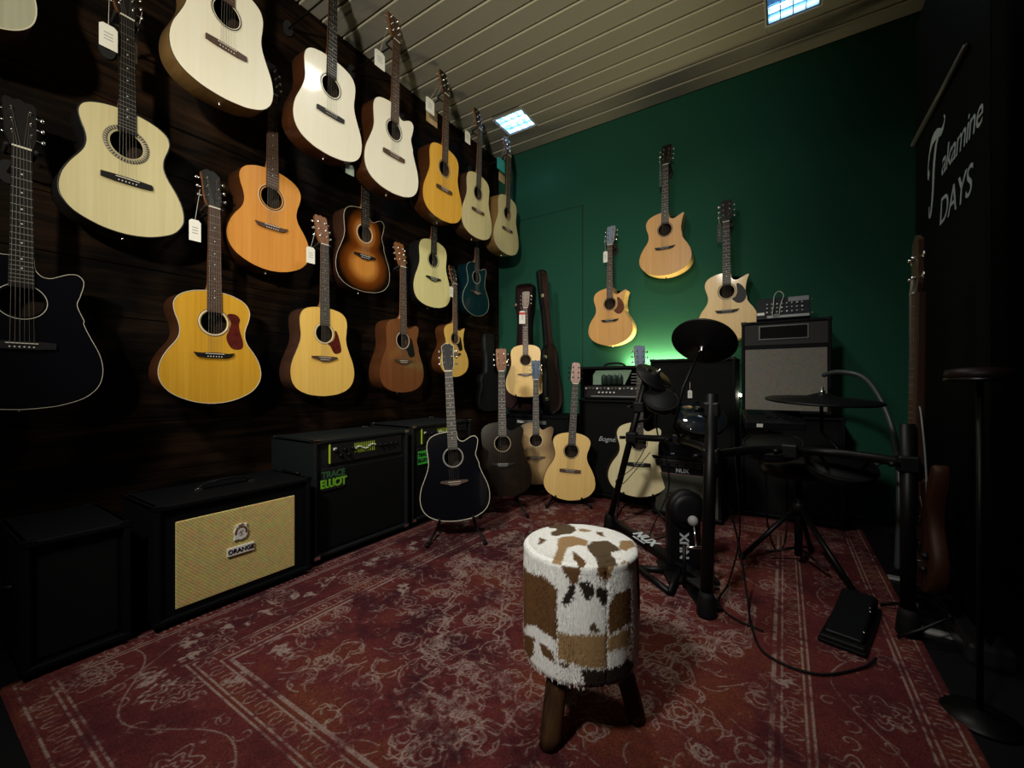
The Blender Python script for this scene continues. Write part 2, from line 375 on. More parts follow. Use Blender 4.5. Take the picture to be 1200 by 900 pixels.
# =================================================================== RUG
def make_rug():
    X0, X1, Y0, Y1 = -1.90, .40, .205, 3.30
    st = .003; nx = int((X1-X0)/st)+1; ny = int((Y1-Y0)/st)+1
    U, V = np.meshgrid(np.linspace(0, X1-X0, nx), np.linspace(0, Y1-Y0, ny))
    W, Hh = X1-X0, Y1-Y0
    pale = np.zeros_like(U); tone = np.zeros_like(U)
    def vnoise(sc, seed, ox=0):
        r = np.random.RandomState(seed); G = r.rand(int(Hh/sc)+3, int(W/sc)+3)
        gx = U/sc; gy = V/sc; ix = gx.astype(int); iy = gy.astype(int); fx = gx-ix; fy = gy-iy
        fx = fx*fx*(3-2*fx); fy = fy*fy*(3-2*fy)
        return (G[iy, ix]*(1-fx)+G[iy, ix+1]*fx)*(1-fy)+(G[iy+1, ix]*(1-fx)+G[iy+1, ix+1]*fx)*fy
    def seg(ax, ay, bx, by, wd, val):
        pad = wd+.004
        i0 = max(int((min(ax, bx)-pad)/st), 0); i1 = min(int((max(ax, bx)+pad)/st)+1, nx)
        j0 = max(int((min(ay, by)-pad)/st), 0); j1 = min(int((max(ay, by)+pad)/st)+1, ny)
        if i1 <= i0 or j1 <= j0: return
        u = U[j0:j1, i0:i1]-ax; v = V[j0:j1, i0:i1]-ay; dx, dy = bx-ax, by-ay; q = dx*dx+dy*dy+1e-9
        t = np.clip((u*dx+v*dy)/q, 0, 1); d = np.hypot(u-t*dx, v-t*dy)
        pale[j0:j1, i0:i1] = np.maximum(pale[j0:j1, i0:i1], val*np.clip(1.5-d/(wd*.62), 0, 1))
    def poly(P, wd=.0035, val=.9, sym=0):
        for k in range(len(P)-1):
            a, b = P[k], P[k+1]
            seg(a[0], a[1], b[0], b[1], wd, val)
            if sym >= 1: seg(W-a[0], a[1], W-b[0], b[1], wd, val)
            if sym >= 2:
                seg(a[0], Hh-a[1], b[0], Hh-b[1], wd, val); seg(W-a[0], Hh-a[1], W-b[0], Hh-b[1], wd, val)
    def disc(cx, cy, r, val, arr):
        i0 = max(int((cx-r)/st), 0); i1 = min(int((cx+r)/st)+2, nx); j0 = max(int((cy-r)/st), 0); j1 = min(int((cy+r)/st)+2, ny)
        if i1 <= i0 or j1 <= j0: return
        d = np.hypot(U[j0:j1, i0:i1]-cx, V[j0:j1, i0:i1]-cy); arr[j0:j1, i0:i1] = np.maximum(arr[j0:j1, i0:i1], val*(d < r))
    def spiral(cx, cy, r, a0, turns, s, n=26):
        return [(cx+r*(1-.8*t/n)*cos(a0+s*turns*2*PI*t/n), cy+r*(1-.8*t/n)*sin(a0+s*turns*2*PI*t/n)) for t in range(n+1)]
    def flower(cx, cy, r, pet=7, sym=2, wd=.003, val=.85):
        P = [(cx+r*(.78+.22*abs(cos(pet*a/2)))*cos(a), cy+r*(.78+.22*abs(cos(pet*a/2)))*sin(a)) for a in np.linspace(0, 2*PI, 40)]
        poly(P, wd, val, sym)
        P = [(cx+.45*r*cos(a), cy+.45*r*sin(a)) for a in np.linspace(0, 2*PI, 18)]; poly(P, wd, val, sym)
    E_ = np.minimum(np.minimum(U, W-U), np.minimum(V, Hh-V))
    # guard stripes
    for e, wd in ((.025, .0025), (.085, .003), (.10, .0025), (.335, .003), (.350, .0025), (.405, .003), (.425, .005)):
        pale = np.maximum(pale, .75*(np.abs(E_-e) < wd))
    rr = random.Random(5)
    # running scrolls in both guard stripes
    for off, stp, r in ((.055, .062, .020), (.378, .066, .021)):
        for L_, hor in ((W, True), (Hh, False)):
            n = int((L_-2*off)/stp)
            for k in range(n+1):
                p = off+k*(L_-2*off)/n
                for side in (0, 1):
                    for ph in (0, PI):
                        P = []
                        for q in range(7):
                            a = ph+q*PI*1.15/6
                            x, y = (p+r*.62*cos(a)+(.009 if ph else -.009), off+r*sin(a)) if hor else (off+r*sin(a), p+r*.62*cos(a)+(.009 if ph else -.009))
                            if side:
                                if hor: y = Hh-y
                                else: x = W-x
                            P.append((x, y))
                        poly(P, .0028, .75)
    # main border vine and palmettes
    for L_, hor in ((W, True), (Hh, False)):
        n = int(L_/.30)
        for side in (0, 1):
            def q(p, o):
                x, y = (p, o) if hor else (o, p)
                if side:
                    if hor: y = Hh-y
                    else: x = W-x
                return (x, y)
            V_ = [q(t, .218+.065*sin(t*2*PI/.60)) for t in np.linspace(.1, L_-.1, 90)]
            poly(V_, .003, .7)
            for k in range(n+1):
                p = .16+k*(L_-.32)/n; o = .218-.055*sin(p*2*PI/.60)
                for rr_ in (.070, .045, .02):
                    P = [q(p+rr_*(.8+.2*cos(6*a))*cos(a), o+rr_*(.8+.2*cos(6*a))*sin(a)) for a in np.linspace(0, 2*PI, 44)]; poly(P, .0028, .8)
                for j in range(6):
                    a = rr.uniform(0, 2*PI); R = rr.uniform(.09, .13); cc = q(p+R*cos(a)*1.1, .218+R*.75*sin(a))
                    poly(spiral(cc[0], cc[1], .026, rr.uniform(0, 6), .9, 1, 12), .0026, .7)
    # field: stepped medallion outlines, concentric
    cx, cy = W/2, Hh/2
    for sc, wd in ((1.0, .0045), (.965, .003), (.62, .004), (.585, .0028), (.30, .0035)):
        A, B = .66*sc, .98*sc; P = []; n = 12
        for k in range(n+1):
            t = k/n; x = A*(1-t)+.05*t; yv = B*t
            P.append((cx-x, cy-yv)); P.append((cx-x+.025*(1 if k % 2 else 0), cy-B*(min(t+1/n, 1))))
        poly(P, wd, .95, 2)
    for k in range(14):
        a = 2*PI*k/14; R = .15
        P = [(cx+(R+.05*abs(sin(7*b)))*cos(b), cy+(R+.05*abs(sin(7*b)))*1.3*sin(b)) for b in np.linspace(0, 2*PI, 90)]
    poly(P, .003, .9)
    # field vines, scrolls, leaves, blossoms (mirrored over both axes)
    for k in range(95):
        x = rr.uniform(.45, W/2); yv = rr.uniform(.45, Hh/2); r = rr.uniform(.03, .10); a0 = rr.uniform(0, 6.3); s_ = rr.choice((-1, 1))
        sp = spiral(x, yv, r, a0, rr.uniform(.7, 1.2), s_); poly(sp, .0030, rr.uniform(.55, .95), 2)
        for j in range(2, len(sp)-4, 3):
            dx, dy = sp[j+1][0]-sp[j][0], sp[j+1][1]-sp[j][1]; l = math.hypot(dx, dy)+1e-9; nx_, ny_ = -dy/l, dx/l
            sg = rr.choice((-1, 1)); h = rr.uniform(.012, .03)
            poly([sp[j], (sp[j][0]+nx_*sg*h*.6+dx/l*h*.5, sp[j][1]+ny_*sg*h*.6+dy/l*h*.5), (sp[j][0]+nx_*sg*h*.5+dx/l*h*1.2, sp[j][1]+ny_*sg*h*.5+dy/l*h*1.2)], .0026, .8, 2)
        if k % 3 == 0: flower(x, yv, rr.uniform(.02, .042), rr.choice((5, 6, 8)))
    for k in range(170):
        x = rr.uniform(.44, W/2); yv = rr.uniform(.44, Hh/2); a = rr.uniform(0, 6.3); l = rr.uniform(.03, .09); bnd = rr.uniform(-1.4, 1.4)
        P = [(x+l*t*cos(a+bnd*t), yv+l*t*sin(a+bnd*t)) for t in (0, .25, .5, .75, 1)]; poly(P, .0026, rr.uniform(.5, .9), 2)
    # worn grey patches
    patch = np.zeros_like(U)
    pr = random.Random(11)
    spots = []
    for k in range(22):
        yy = .38+k*.125; spots += [(.215+.012*((k*7) % 3-1), yy, .045, .030), (.215+.03*(1 if k % 2 else -1), yy+.045, .028, .034)]
    for k in range(12): spots.append((pr.uniform(.50, .62), pr.uniform(.5, 2.8), pr.uniform(.04, .08), pr.uniform(.04, .09)))
    for k in range(9): spots.append((pr.uniform(.15, W-.1), pr.uniform(.12, .5), pr.uniform(.03, .06), pr.uniform(.03, .06)))
    for k in range(5): spots.append((pr.uniform(.9, W-.1), pr.uniform(.6, 2.6), pr.uniform(.04, .07), pr.uniform(.04, .07)))
    for x, yv, ra, rb in spots: patch = np.maximum(patch, np.clip(1.15-np.hypot((U-x)/ra, (V-yv)/rb), 0, 1))
    n1 = vnoise(.022, 1); n2 = vnoise(.11, 2); n3 = vnoise(.009, 3); n4 = vnoise(.45, 4)
    worn = np.clip((patch*.95+n1*.75+n3*1.0-1.38)*3.0, 0, 1)*.85
    frag = np.clip((n1*.40+n2*.45+n3*.30-.42)*3.2+.30, .08, .95)
    pale = np.clip(np.maximum(pale*frag, worn*.95), 0, 1)
    tone = np.clip(.5*n2+.5*n4+.25*(n1-.5), 0, 1)
    tone = np.where((E_ > .10) & (E_ < .335), tone*.55+.12, tone)
    dark = np.where((E_ > .35) & (E_ < .425), 1.0, 0.0)
    zt = .0022+.0008*n3+.0006*pale
    Xg = U+X0; Yg = V+Y0
    edge = (E_ < .004); zt = np.where(edge, -.005, zt)
    co = np.stack([Xg.ravel(), Yg.ravel(), zt.ravel()], 1).astype(np.float32)
    me = bpy.data.meshes.new('rug'); nv = nx*ny; nf = (nx-1)*(ny-1)
    I = np.arange(nv).reshape(ny, nx); q = np.stack([I[:-1, :-1], I[:-1, 1:], I[1:, 1:], I[1:, :-1]], -1).reshape(-1)
    me.vertices.add(nv); me.vertices.foreach_set('co', co.ravel())
    me.loops.add(nf*4); me.loops.foreach_set('vertex_index', q.astype(np.int32))
    me.polygons.add(nf); me.polygons.foreach_set('loop_start', np.arange(0, nf*4, 4, dtype=np.int32))
    me.update(calc_edges=True); me.polygons.foreach_set('use_smooth', np.ones(nf, dtype=bool))
    at = me.color_attributes.new('weave', 'FLOAT_COLOR', 'POINT')
    col = np.stack([pale.ravel(), tone.ravel(), dark.ravel(), np.ones(nv)], 1).astype(np.float32); at.data.foreach_set('color', col.ravel())
    m, t, b = newmat('rug_weave'); N = t.nodes; L = t.links
    a = N.new('ShaderNodeAttribute'); a.attribute_name = 'weave'; sp = N.new('ShaderNodeSeparateColor'); L.new(a.outputs['Color'], sp.inputs[0])
    cr = N.new('ShaderNodeValToRGB'); e = cr.color_ramp.elements
    e[0].position = .18; e[0].color = (.042, .009, .013, 1); e[1].position = .8; e[1].color = (.115, .030, .016, 1)
    k = e.new(.45); k.color = (.088, .018, .018, 1)
    L.new(sp.outputs[1], cr.inputs[0])
    tc = N.new('ShaderNodeTexCoord'); no = N.new('ShaderNodeTexNoise'); no.inputs['Scale'].default_value = 240; no.inputs['Detail'].default_value = 3
    L.new(tc.outputs['Object'], no.inputs['Vector'])
    m1 = N.new('ShaderNodeMix'); m1.data_type = 'RGBA'; m1.inputs[7].default_value = (.27, .20, .175, 1)
    L.new(sp.outputs[0], m1.inputs[0]); L.new(cr.outputs[0], m1.inputs[6])
    mr = N.new('ShaderNodeMapRange'); mr.inputs[1].default_value = .3; mr.inputs[2].default_value = .7; mr.inputs[3].default_value = .55; mr.inputs[4].default_value = 1.4
    L.new(no.outputs[0], mr.inputs[0])
    m2 = N.new('ShaderNodeVectorMath'); m2.operation = 'SCALE'; L.new(m1.outputs[2], m2.inputs[0]); L.new(mr.outputs[0], m2.inputs['Scale'])
    L.new(m2.outputs[0], b.inputs['Base Color']); b.inputs['Roughness'].default_value = .95; b.inputs['Specular IOR Level'].default_value = .1
    me.materials.append(m)
    o = bpy.data.objects.new('rug', me); C.objects.link(o)
    tag(o, 'worn red oriental rug with pale scroll pattern covering the floor', 'rug')
make_rug()

# =================================================================== GUITARS
SHAPES = {
 'dread': dict(L=.505, W=.1975, P=[(0,0),(.006,.22),(.022,.47),(.07,.76),(.15,.94),(.26,1.0),(.38,.955),(.50,.83),(.59,.745),(.67,.715),(.76,.735),(.85,.745),(.92,.69),(.965,.56),(.99,.36),(1.0,.16),(1.0,0)]),
 'ga': dict(L=.495, W=.1975, P=[(0,0),(.008,.22),(.035,.48),(.095,.77),(.175,.94),(.265,1.0),(.365,.958),(.455,.848),(.53,.715),(.585,.650),(.64,.635),(.70,.660),(.77,.718),(.84,.745),(.90,.70),(.945,.59),(.978,.41),(.993,.25),(1.0,.12),(1.0,0)]),
 'om': dict(L=.495, W=.190, P=[(0,0),(.007,.22),(.032,.48),(.09,.78),(.17,.95),(.255,1.0),(.355,.960),(.455,.850),(.545,.71),(.60,.645),(.66,.620),(.72,.642),(.79,.70),(.855,.732),(.912,.69),(.952,.58),(.980,.41),(.994,.25),(1.0,.12),(1.0,0)]),
}
CUT = {
 'soft': [(.62,None),(.72,.66),(.79,.70),(.86,.74),(.905,.735),(.935,.66),(.93,.55),(.905,.43),(.885,.33),(.89,.23),(.93,.155),(1.0,.14)],
 'sharp': [(.62,None),(.70,.608),(.77,.618),(.84,.648),(.90,.692),(.928,.715),(.945,.690),(.930,.60),(.903,.47),(.882,.36),(.882,.26),(.91,.17),(1.0,.14)],
}
def body_outline(shape, cut, n=7):
    sh = SHAPES[shape]; L_, W_ = sh['L'], sh['W']
    left = [Vector((-w_*W_, z_*L_, 0)) for z_, w_ in sh['P']]
    if cut:
        P = [(z_, w_) for z_, w_ in sh['P'] if z_ < .62]
        wst = [w_ for z_, w_ in sh['P'] if z_ >= .58][0]
        P += [(z_, wst if w_ is None else w_) for z_, w_ in CUT[cut]]
        if cut == 'sharp':
            i = [k for k, p in enumerate(P) if p[0] == .945][0]
            a = smooth_curve([Vector((w_*W_, z_*L_, 0)) for z_, w_ in P[:i+1]], n)
            b = smooth_curve([Vector((w_*W_, z_*L_, 0)) for z_, w_ in P[i:]], n)
            right = a+b[1:]
        else: right = smooth_curve([Vector((w_*W_, z_*L_, 0)) for z_, w_ in P], n)
        right.append(Vector((0, L_, 0)))
    else: right = smooth_curve([Vector((-p.x, p.y, 0)) for p in left], n)
    lf = smooth_curve(left, n)
    loop = right+lf[::-1][1:-1]
    return [(p.x, p.y) for p in loop], L_
def inset(loop, d):
    n = len(loop); out = []
    for i in range(n):
        a, b, c = loop[i-1], loop[i], loop[(i+1) % n]
        tx, ty = c[0]-a[0], c[1]-a[1]; l = math.hypot(tx, ty)+1e-9
        out.append((b[0]-ty/l*d, b[1]+tx/l*d))
    return out
D_ = .112; ZB = .212; ZH = .358; ZN = .863; RH = .051

HEADS = {  # half outlines (x, z above nut)
 'flare': [(.024, 0), (.030, .022), (.035, .045), (.0375, .165), (.030, .176), (.012, .172), (0, .180)],
 'square': [(.023, 0), (.028, .02), (.033, .045), (.036, .155), (.033, .172), (0, .176)],
 'crown': [(.023, 0), (.031, .030), (.034, .06), (.033, .12), (.037, .160), (.026, .170), (.012, .182), (0, .176)],
 'taper': [(.023, 0), (.036, .030), (.034, .10), (.030, .165), (.012, .176), (0, .172)],
}
def guitar(sp):
    shape = sp.get('shape', 'dread'); cut = sp.get('cut'); s = sp['s']
    top, side = sp['top'], sp['side']; board = sp.get('board', ROSEWOOD)
    R = Euler((rad(sp.get('tilt', 0)), rad(sp.get('roll', 0)), rad(sp['yaw'])), 'XYZ').to_matrix()
    # order: roll, then tilt, then yaw
    R = Matrix.Rotation(rad(sp['yaw']), 3, 'Z') @ Matrix.Rotation(rad(sp.get('tilt', 0)), 3, 'X') @ Matrix.Rotation(rad(sp.get('roll', 0)), 3, 'Y')
    loc = Vector(sp['bridge']) - R @ Vector((0, -D_*s, ZB*s))
    o = empty('acoustic_guitar', loc, R.to_euler(), sp['label'], 'guitar', sp.get('group'))
    sp['root'] = o; sp['R'] = R; sp['loc'] = loc
    loop, L_ = body_outline(shape, cut); n = len(loop)
    sc = lambda P: [tuple(c*s for c in p) for p in P]
    # body shell: sides and back (rounded rear edge), open to the front under the top
    b = MB(); ins = inset(loop, .004); l2 = loop
    rings = [(l2, -D_+.002), (l2, -.006), (inset(loop, .0015), -.002), (ins, 0)]
    vs = []; 
    for lp, yy in rings: vs += [(p[0]*s, yy*s, p[1]*s) for p in lp]
    fs = [(r*n+i, r*n+(i+1) % n, (r+1)*n+(i+1) % n, (r+1)*n+i) for r in range(3) for i in range(n)]
    b.add(vs, fs, 0, True); b.add(vs[3*n:], [tuple(range(n))], 0)
    # dark inner face of the back, just inside
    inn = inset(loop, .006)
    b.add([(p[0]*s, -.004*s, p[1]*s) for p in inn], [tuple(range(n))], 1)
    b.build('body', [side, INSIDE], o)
    # soundboard with the sound hole cut through it
    bm = bmesh.new(); K = 40
    ov = [bm.verts.new((p[0]*s, 0, p[1]*s)) for p in inset(loop, .0008)]
    hv = [bm.verts.new((RH*cos(2*PI*k/K)*s, 0, (ZH+RH*sin(2*PI*k/K))*s)) for k in range(K)]
    ed = [bm.edges.new((ov[i], ov[(i+1) % n])) for i in range(n)]+[bm.edges.new((hv[i], hv[(i+1) % K])) for i in range(K)]
    bmesh.ops.triangle_fill(bm, edges=ed, use_beauty=True)
    fc = [f for f in bm.faces]
    for f in fc:
        if f.calc_center_median().y is None: pass
    bm.normal_update()
    if sum(f.normal.y for f in bm.faces) > 0: bmesh.ops.reverse_faces(bm, faces=bm.faces)
    ret = bmesh.ops.extrude_face_region(bm, geom=bm.faces[:])
    for g_ in ret['geom']:
        if isinstance(g_, bmesh.types.BMVert): g_.co.y -= .003*s
    bmesh.ops.recalc_face_normals(bm, faces=bm.faces)
    me = bpy.data.meshes.new('soundboard'); bm.to_mesh(me); bm.free(); me.materials.append(top)
    t = bpy.data.objects.new('soundboard', me); C.objects.link(t); t.parent = o; t.location = (0, (-D_+.001)*s, 0)
    yf = -D_-.002          # front face of the soundboard
    if sp.get('bind'):
        MB().tube([(p[0]*s, (yf+.0005)*s, p[1]*s) for p in loop], sp.get('bw', .0022)*s, 5, closed=True).build('binding', sp['bind'], o)
    # rosette
    ro = MB()
    K0 = K
    for r, wd, mi in sp.get('ros', ((.0575, .0022, 0), (.0630, .0012, 1))):
        P0 = []; K = 88 if mi == 2 else K0
        for k in range(K):
            a = 2*PI*k/K; 
            for rr_, yy in ((r-wd, yf-.0003), (r+wd, yf-.0003), (r+wd, yf+.001), (r-wd, yf+.001)): P0.append((rr_*cos(a)*s, yy*s, (ZH+rr_*sin(a))*s))
        for k in range(K): ro.add([P0[(k*4+q_) % (4*K)] for q_ in range(8)], [(j, (j+1) % 4, 4+(j+1) % 4, 4+j) for j in range(4)], (mi if mi != 2 else (0 if k % 2 else 1)), True)
    K = K0; ro.build('rosette', sp.get('rosm', [BLACKB, IVORY]), o)
    # bridge
    bw = .078; br = MB(); bs = sp.get('bridge_style', 'belly')
    if bs == 'belly': P = [(-bw, .004), (-bw, .014), (-.05, .016), (.05, .016), (bw, .014), (bw, .004), (.045, -.004), (.02, -.014), (-.02, -.014), (-.045, -.004)]
    elif bs == 'bow': P = [(-bw, .012), (-.05, .010), (-.02, .013), (.02, .013), (.05, .010), (bw, .014), (bw-.012, -.002), (.04, -.010), (-.04, -.010), (-bw+.012, -.006)]
    else: P = [(-bw, -.008), (-bw, .012), (-.04, .014), (.04, .014), (bw, .012), (bw, -.008), (.04, -.012), (-.04, -.012)]
    P = [(x*s, (ZB+z_)*s) for x, z_ in P]
    br.prism(P, (yf-.009)*s, (yf+.001)*s)
    bo = br.build('bridge', sp.get('bridgem', EBONY if board is EBONY else ROSEWOOD), o)
    sd = MB().box((-.036*s, (yf-.0125)*s, (ZB+.006)*s), (.036*s, (yf-.008)*s, (ZB+.0085)*s)).build('saddle', BONE, bo)
    for k in range(6):
        x = (-.0265+.0106*k)*s
        MB().sphere((x, (yf-.0095)*s, (ZB-.005)*s), .0026*s, n=6).build('bridge_pin', PEARL, bo)
    # neck
    nk = MB(); prof = []
    zt_ = L_; nseg = 8
    def sect(hw, yt, dep, z_): return [(hw*cos(PI*k/nseg)*s, (yt+dep*sin(PI*k/nseg))*s, z_*s) for k in range(nseg+1)]
    vs = []
    Z = [(L_-.005, .0275, .085), (L_+.004, .0275, .075), (L_+.018, .027, .040), (L_+.035, .0265, .024), (L_+.06, .0262, .021), (.70, .0245, .019), (ZN-.01, .0222, .0175), (ZN+.012, .0215, .016)]
    for z_, hw, dep in Z: vs += sect(hw, yf, dep, z_)
    q = nseg+1
    fs = [(i*q+k, i*q+k+1, (i+1)*q+k+1, (i+1)*q+k) for i in range(len(Z)-1) for k in range(nseg)]
    fs += [(i*q, (i+1)*q, (i+1)*q+nseg, i*q+nseg) for i in range(len(Z)-1)]
    nk.add(vs, fs, 0, True); nk.add(vs[:q], [tuple(range(q))], 0); nk.add(vs[-q:], [tuple(range(q))], 0)
    nk.build('neck', sp.get('neckm', NECK_WOOD), o)
    # fretboard with frets and dots
    fb = MB(); zb = ZH+RH-.006
    for (z0, z1) in [(zb+(ZN-zb)*k/6, zb+(ZN-zb)*(k+1)/6) for k in range(6)]:
        w0 = .0283-.0063*(z0-zb)/(ZN-zb); w1 = .0283-.0063*(z1-zb)/(ZN-zb)
        fb.add([(-w0*s, (yf-.0065)*s, z0*s), (w0*s, (yf-.0065)*s, z0*s), (w1*s, (yf-.0065)*s, z1*s), (-w1*s, (yf-.0065)*s, z1*s), (-w0*s, yf*s, z0*s), (w0*s, yf*s, z0*s), (w1*s, yf*s, z1*s), (-w1*s, yf*s, z1*s)],
               [(0,1,2,3), (4,7,6,5), (0,4,5,1), (3,2,6,7), (1,5,6,2), (0,3,7,4)], 0)
    for k in range(1, 21):
        z_ = ZN-.645*(1-2**(-k/12)); 
        if z_ < zb+.003: break
        hw = (.0283-.0063*(z_-zb)/(ZN-zb))-.0005
        fb.box((-hw*s, (yf-.0078)*s, (z_-.0008)*s), (hw*s, (yf-.006)*s, (z_+.0008)*s), 1)
        zm = ZN-.645*(1-2**(-(k-.5)/12))
        if k in (3, 5, 7, 9, 12, 15, 17) and sp.get('dots', True) and zm > zb+.01:
            fb.lathe([(.0028*s, 0), (.0028*s, .0004*s)], 8, 2, Matrix.Translation((0, (yf-.0065)*s, zm*s)) @ Matrix.Rotation(PI/2, 4, 'X'))
    fb.build('fretboard', [board, FRET, PEARL], o)
    MB().box((-.0215*s, (yf-.0095)*s, (ZN-.001)*s), (.0215*s, (yf+.001)*s, (ZN+.0045)*s), 0, .0006*s).build('nut', BONE, o)
    # headstock, leaning back 13 degrees
    HM = Matrix.Translation((0, (yf)*s, (ZN+.004)*s)) @ Matrix.Rotation(rad(-13), 4, 'X')
    ho = HEADS[sp.get('head', 'flare')]; P = [(x*s, z_*s) for x, z_ in ho]+[(-x*s, z_*s) for x, z_ in ho[::-1] if x > 0]
    hd = MB(); hd.prism(P, 0, .0145*s, 1); hd.prism([(x*.985, z_*.995+.0004) for x, z_ in P], -.0016*s, 0, 0)
    hd.v = [tuple(HM @ Vector(v)) for v in hd.v]
    hob = hd.build('headstock', [sp.get('headm', EBONY), sp.get('neckm', NECK_WOOD)], o)
    if sp.get('headbind'):
        MB().tube([HM @ Vector((x, -.0012*s, z_)) for x, z_ in P], .0014*s, 4, closed=True).build('headstock_binding', IVORY, hob)
    for sd_ in (-1, 1):
        for k in range(3):
            zz = (.048+.042*k)*s; tn = MB(); x0 = sd_*.021*s
            tn.lathe([(.0052*s, 0), (.0052*s, .002*s), (.003*s, .0025*s), (.003*s, .014*s), (.0022*s, .015*s)], 10, 0,
                     HM @ Matrix.Translation((x0, -.0016*s, zz)) @ Matrix.Rotation(PI/2, 4, 'X'))
            tn.tube([HM @ Vector((x0, .010*s, zz)), HM @ Vector((sd_*.047*s, .010*s, zz))], .002*s, 6)
            c = HM @ Vector((sd_*.052*s, .010*s, zz)); tn.sphere(c, .0085*s, 0, 8, (.8, .45, 1))
            tn.build('tuning_machine', sp.get('tunerm', CHROME), o)
    # strings
    for k in range(6):
        a = ((-.0265+.0106*k)*s, (yf-.0128)*s, (ZB+.007)*s); c = ((-.0175+.007*k)*s, (yf-.0098)*s, (ZN+.003)*s)
        sd_ = -1 if k < 3 else 1; kk = (k if k < 3 else 5-k)
        e_ = HM @ Vector((sd_*.0185*s, -.009*s, (.048+.042*kk)*s))
        MB().tube([((-.0265+.0106*k)*s, (yf-.009)*s, (ZB-.004)*s), a, c, e_], (.0006 if k < 3 else .00038)*s, 4).build('string', STEEL_STR, o)
    # pickguard
    pg = sp.get('guard')
    if pg:
        if pg[1] == 'long': P = [(.052, .40), (.085, .405), (.104, .385), (.10, .35), (.118, .275), (.108, .248), (.075, .246), (.056, .268), (.048, .300), (.058, .33), (.066, .365)]
        elif pg[1] == 'drop': P = [(.064, .408), (.098, .388), (.122, .340), (.122, .300), (.10, .270), (.072, .266), (.050, .280), (.034, .300), (.055, .318), (.066, .350)]
        else: P = [(.066, .382), (.085, .36), (.108, .27), (.085, .248), (.060, .25), (.038, .285), (.020, .302), (.050, .318), (.064, .345)]
        Q = [(p.x*s, p.y*s) for p in smooth_curve([(x, z_, 0) for x, z_ in P], 4, True)]
        MB().prism(Q, (yf-.0012)*s, (yf+.0002)*s).build('pickguard', pg[0], o)
    MB().lathe([(.006*s, 0), (.006*s, .003*s), (.004*s, .006*s), (.006*s, .010*s), (.004*s, .012*s)], 10, 0,
               Matrix.Translation((0, -D_*.5*s, .0015*s)) @ Matrix.Rotation(PI, 4, 'X')).build('strap_button', CHROME, o)
    return o

HANG = mat('hanger_metal', (.02, .02, .022), .35, .4)
FOAM = mat('hanger_foam', (.012, .012, .013), .8)
def hanger(sp, wall, what):
    """bracket screwed to the wall, its fork holding the neck right below the headstock"""
    s = sp['s']; R = sp['R']; loc = sp['loc']
    p = loc + R @ Vector((0, (-D_+.012)*s, (ZN+.001)*s))
    n = Vector((1, 0, 0)) if wall == 'L' else Vector((0, -1, 0)); side_ = Vector((0, 0, 1)).cross(n)
    base = Vector((XL, p.y, p.z)) if wall == 'L' else Vector((p.x, YB, p.z))
    o = empty('guitar_hanger', base, label='black wall hanger gripping the '+what, cat='wall hanger', group=None)
    q = p-base; dist = q.dot(n)
    M = frame((0, 0, 0), side_, n)   # local x = side, y = outwards, z = right x up
    def W_(x, y_, z_): return side_*x + n*y_ + Vector((0, 0, z_))
    pl = MB(); pts = [W_(.028*cos(a)*1.0, .0005, .045*sin(a)-.01) for a in np.linspace(0, 2*PI, 17)[:-1]]
    pts2 = [W_(.028*cos(a), .012, .045*sin(a)-.01) for a in np.linspace(0, 2*PI, 17)[:-1]]
    pl.add(pts+pts2, [tuple(range(16)), tuple(range(16, 32))]+[(i, (i+1) % 16, 16+(i+1) % 16, 16+i) for i in range(16)], 0)
    pl.build('wall_plate', FOAM, o)
    MB().tube([W_(0, .01, -.012), W_(0, max(dist-.055, .03), -.012), W_(0, max(dist-.045, .04), -.012)], .005, 8).build('arm', HANG, o)
    y0 = dist-.045
    fk = MB().tube(smooth_curve([W_(-.034, dist+.018, .002), W_(-.034, dist-.01, -.008), W_(-.030, y0+.004, -.012), W_(0, y0, -.012), W_(.030, y0+.004, -.012), W_(.034, dist-.01, -.008), W_(.034, dist+.018, .002)], 5), .0055, 8)
    fk.build('fork', FOAM, o)

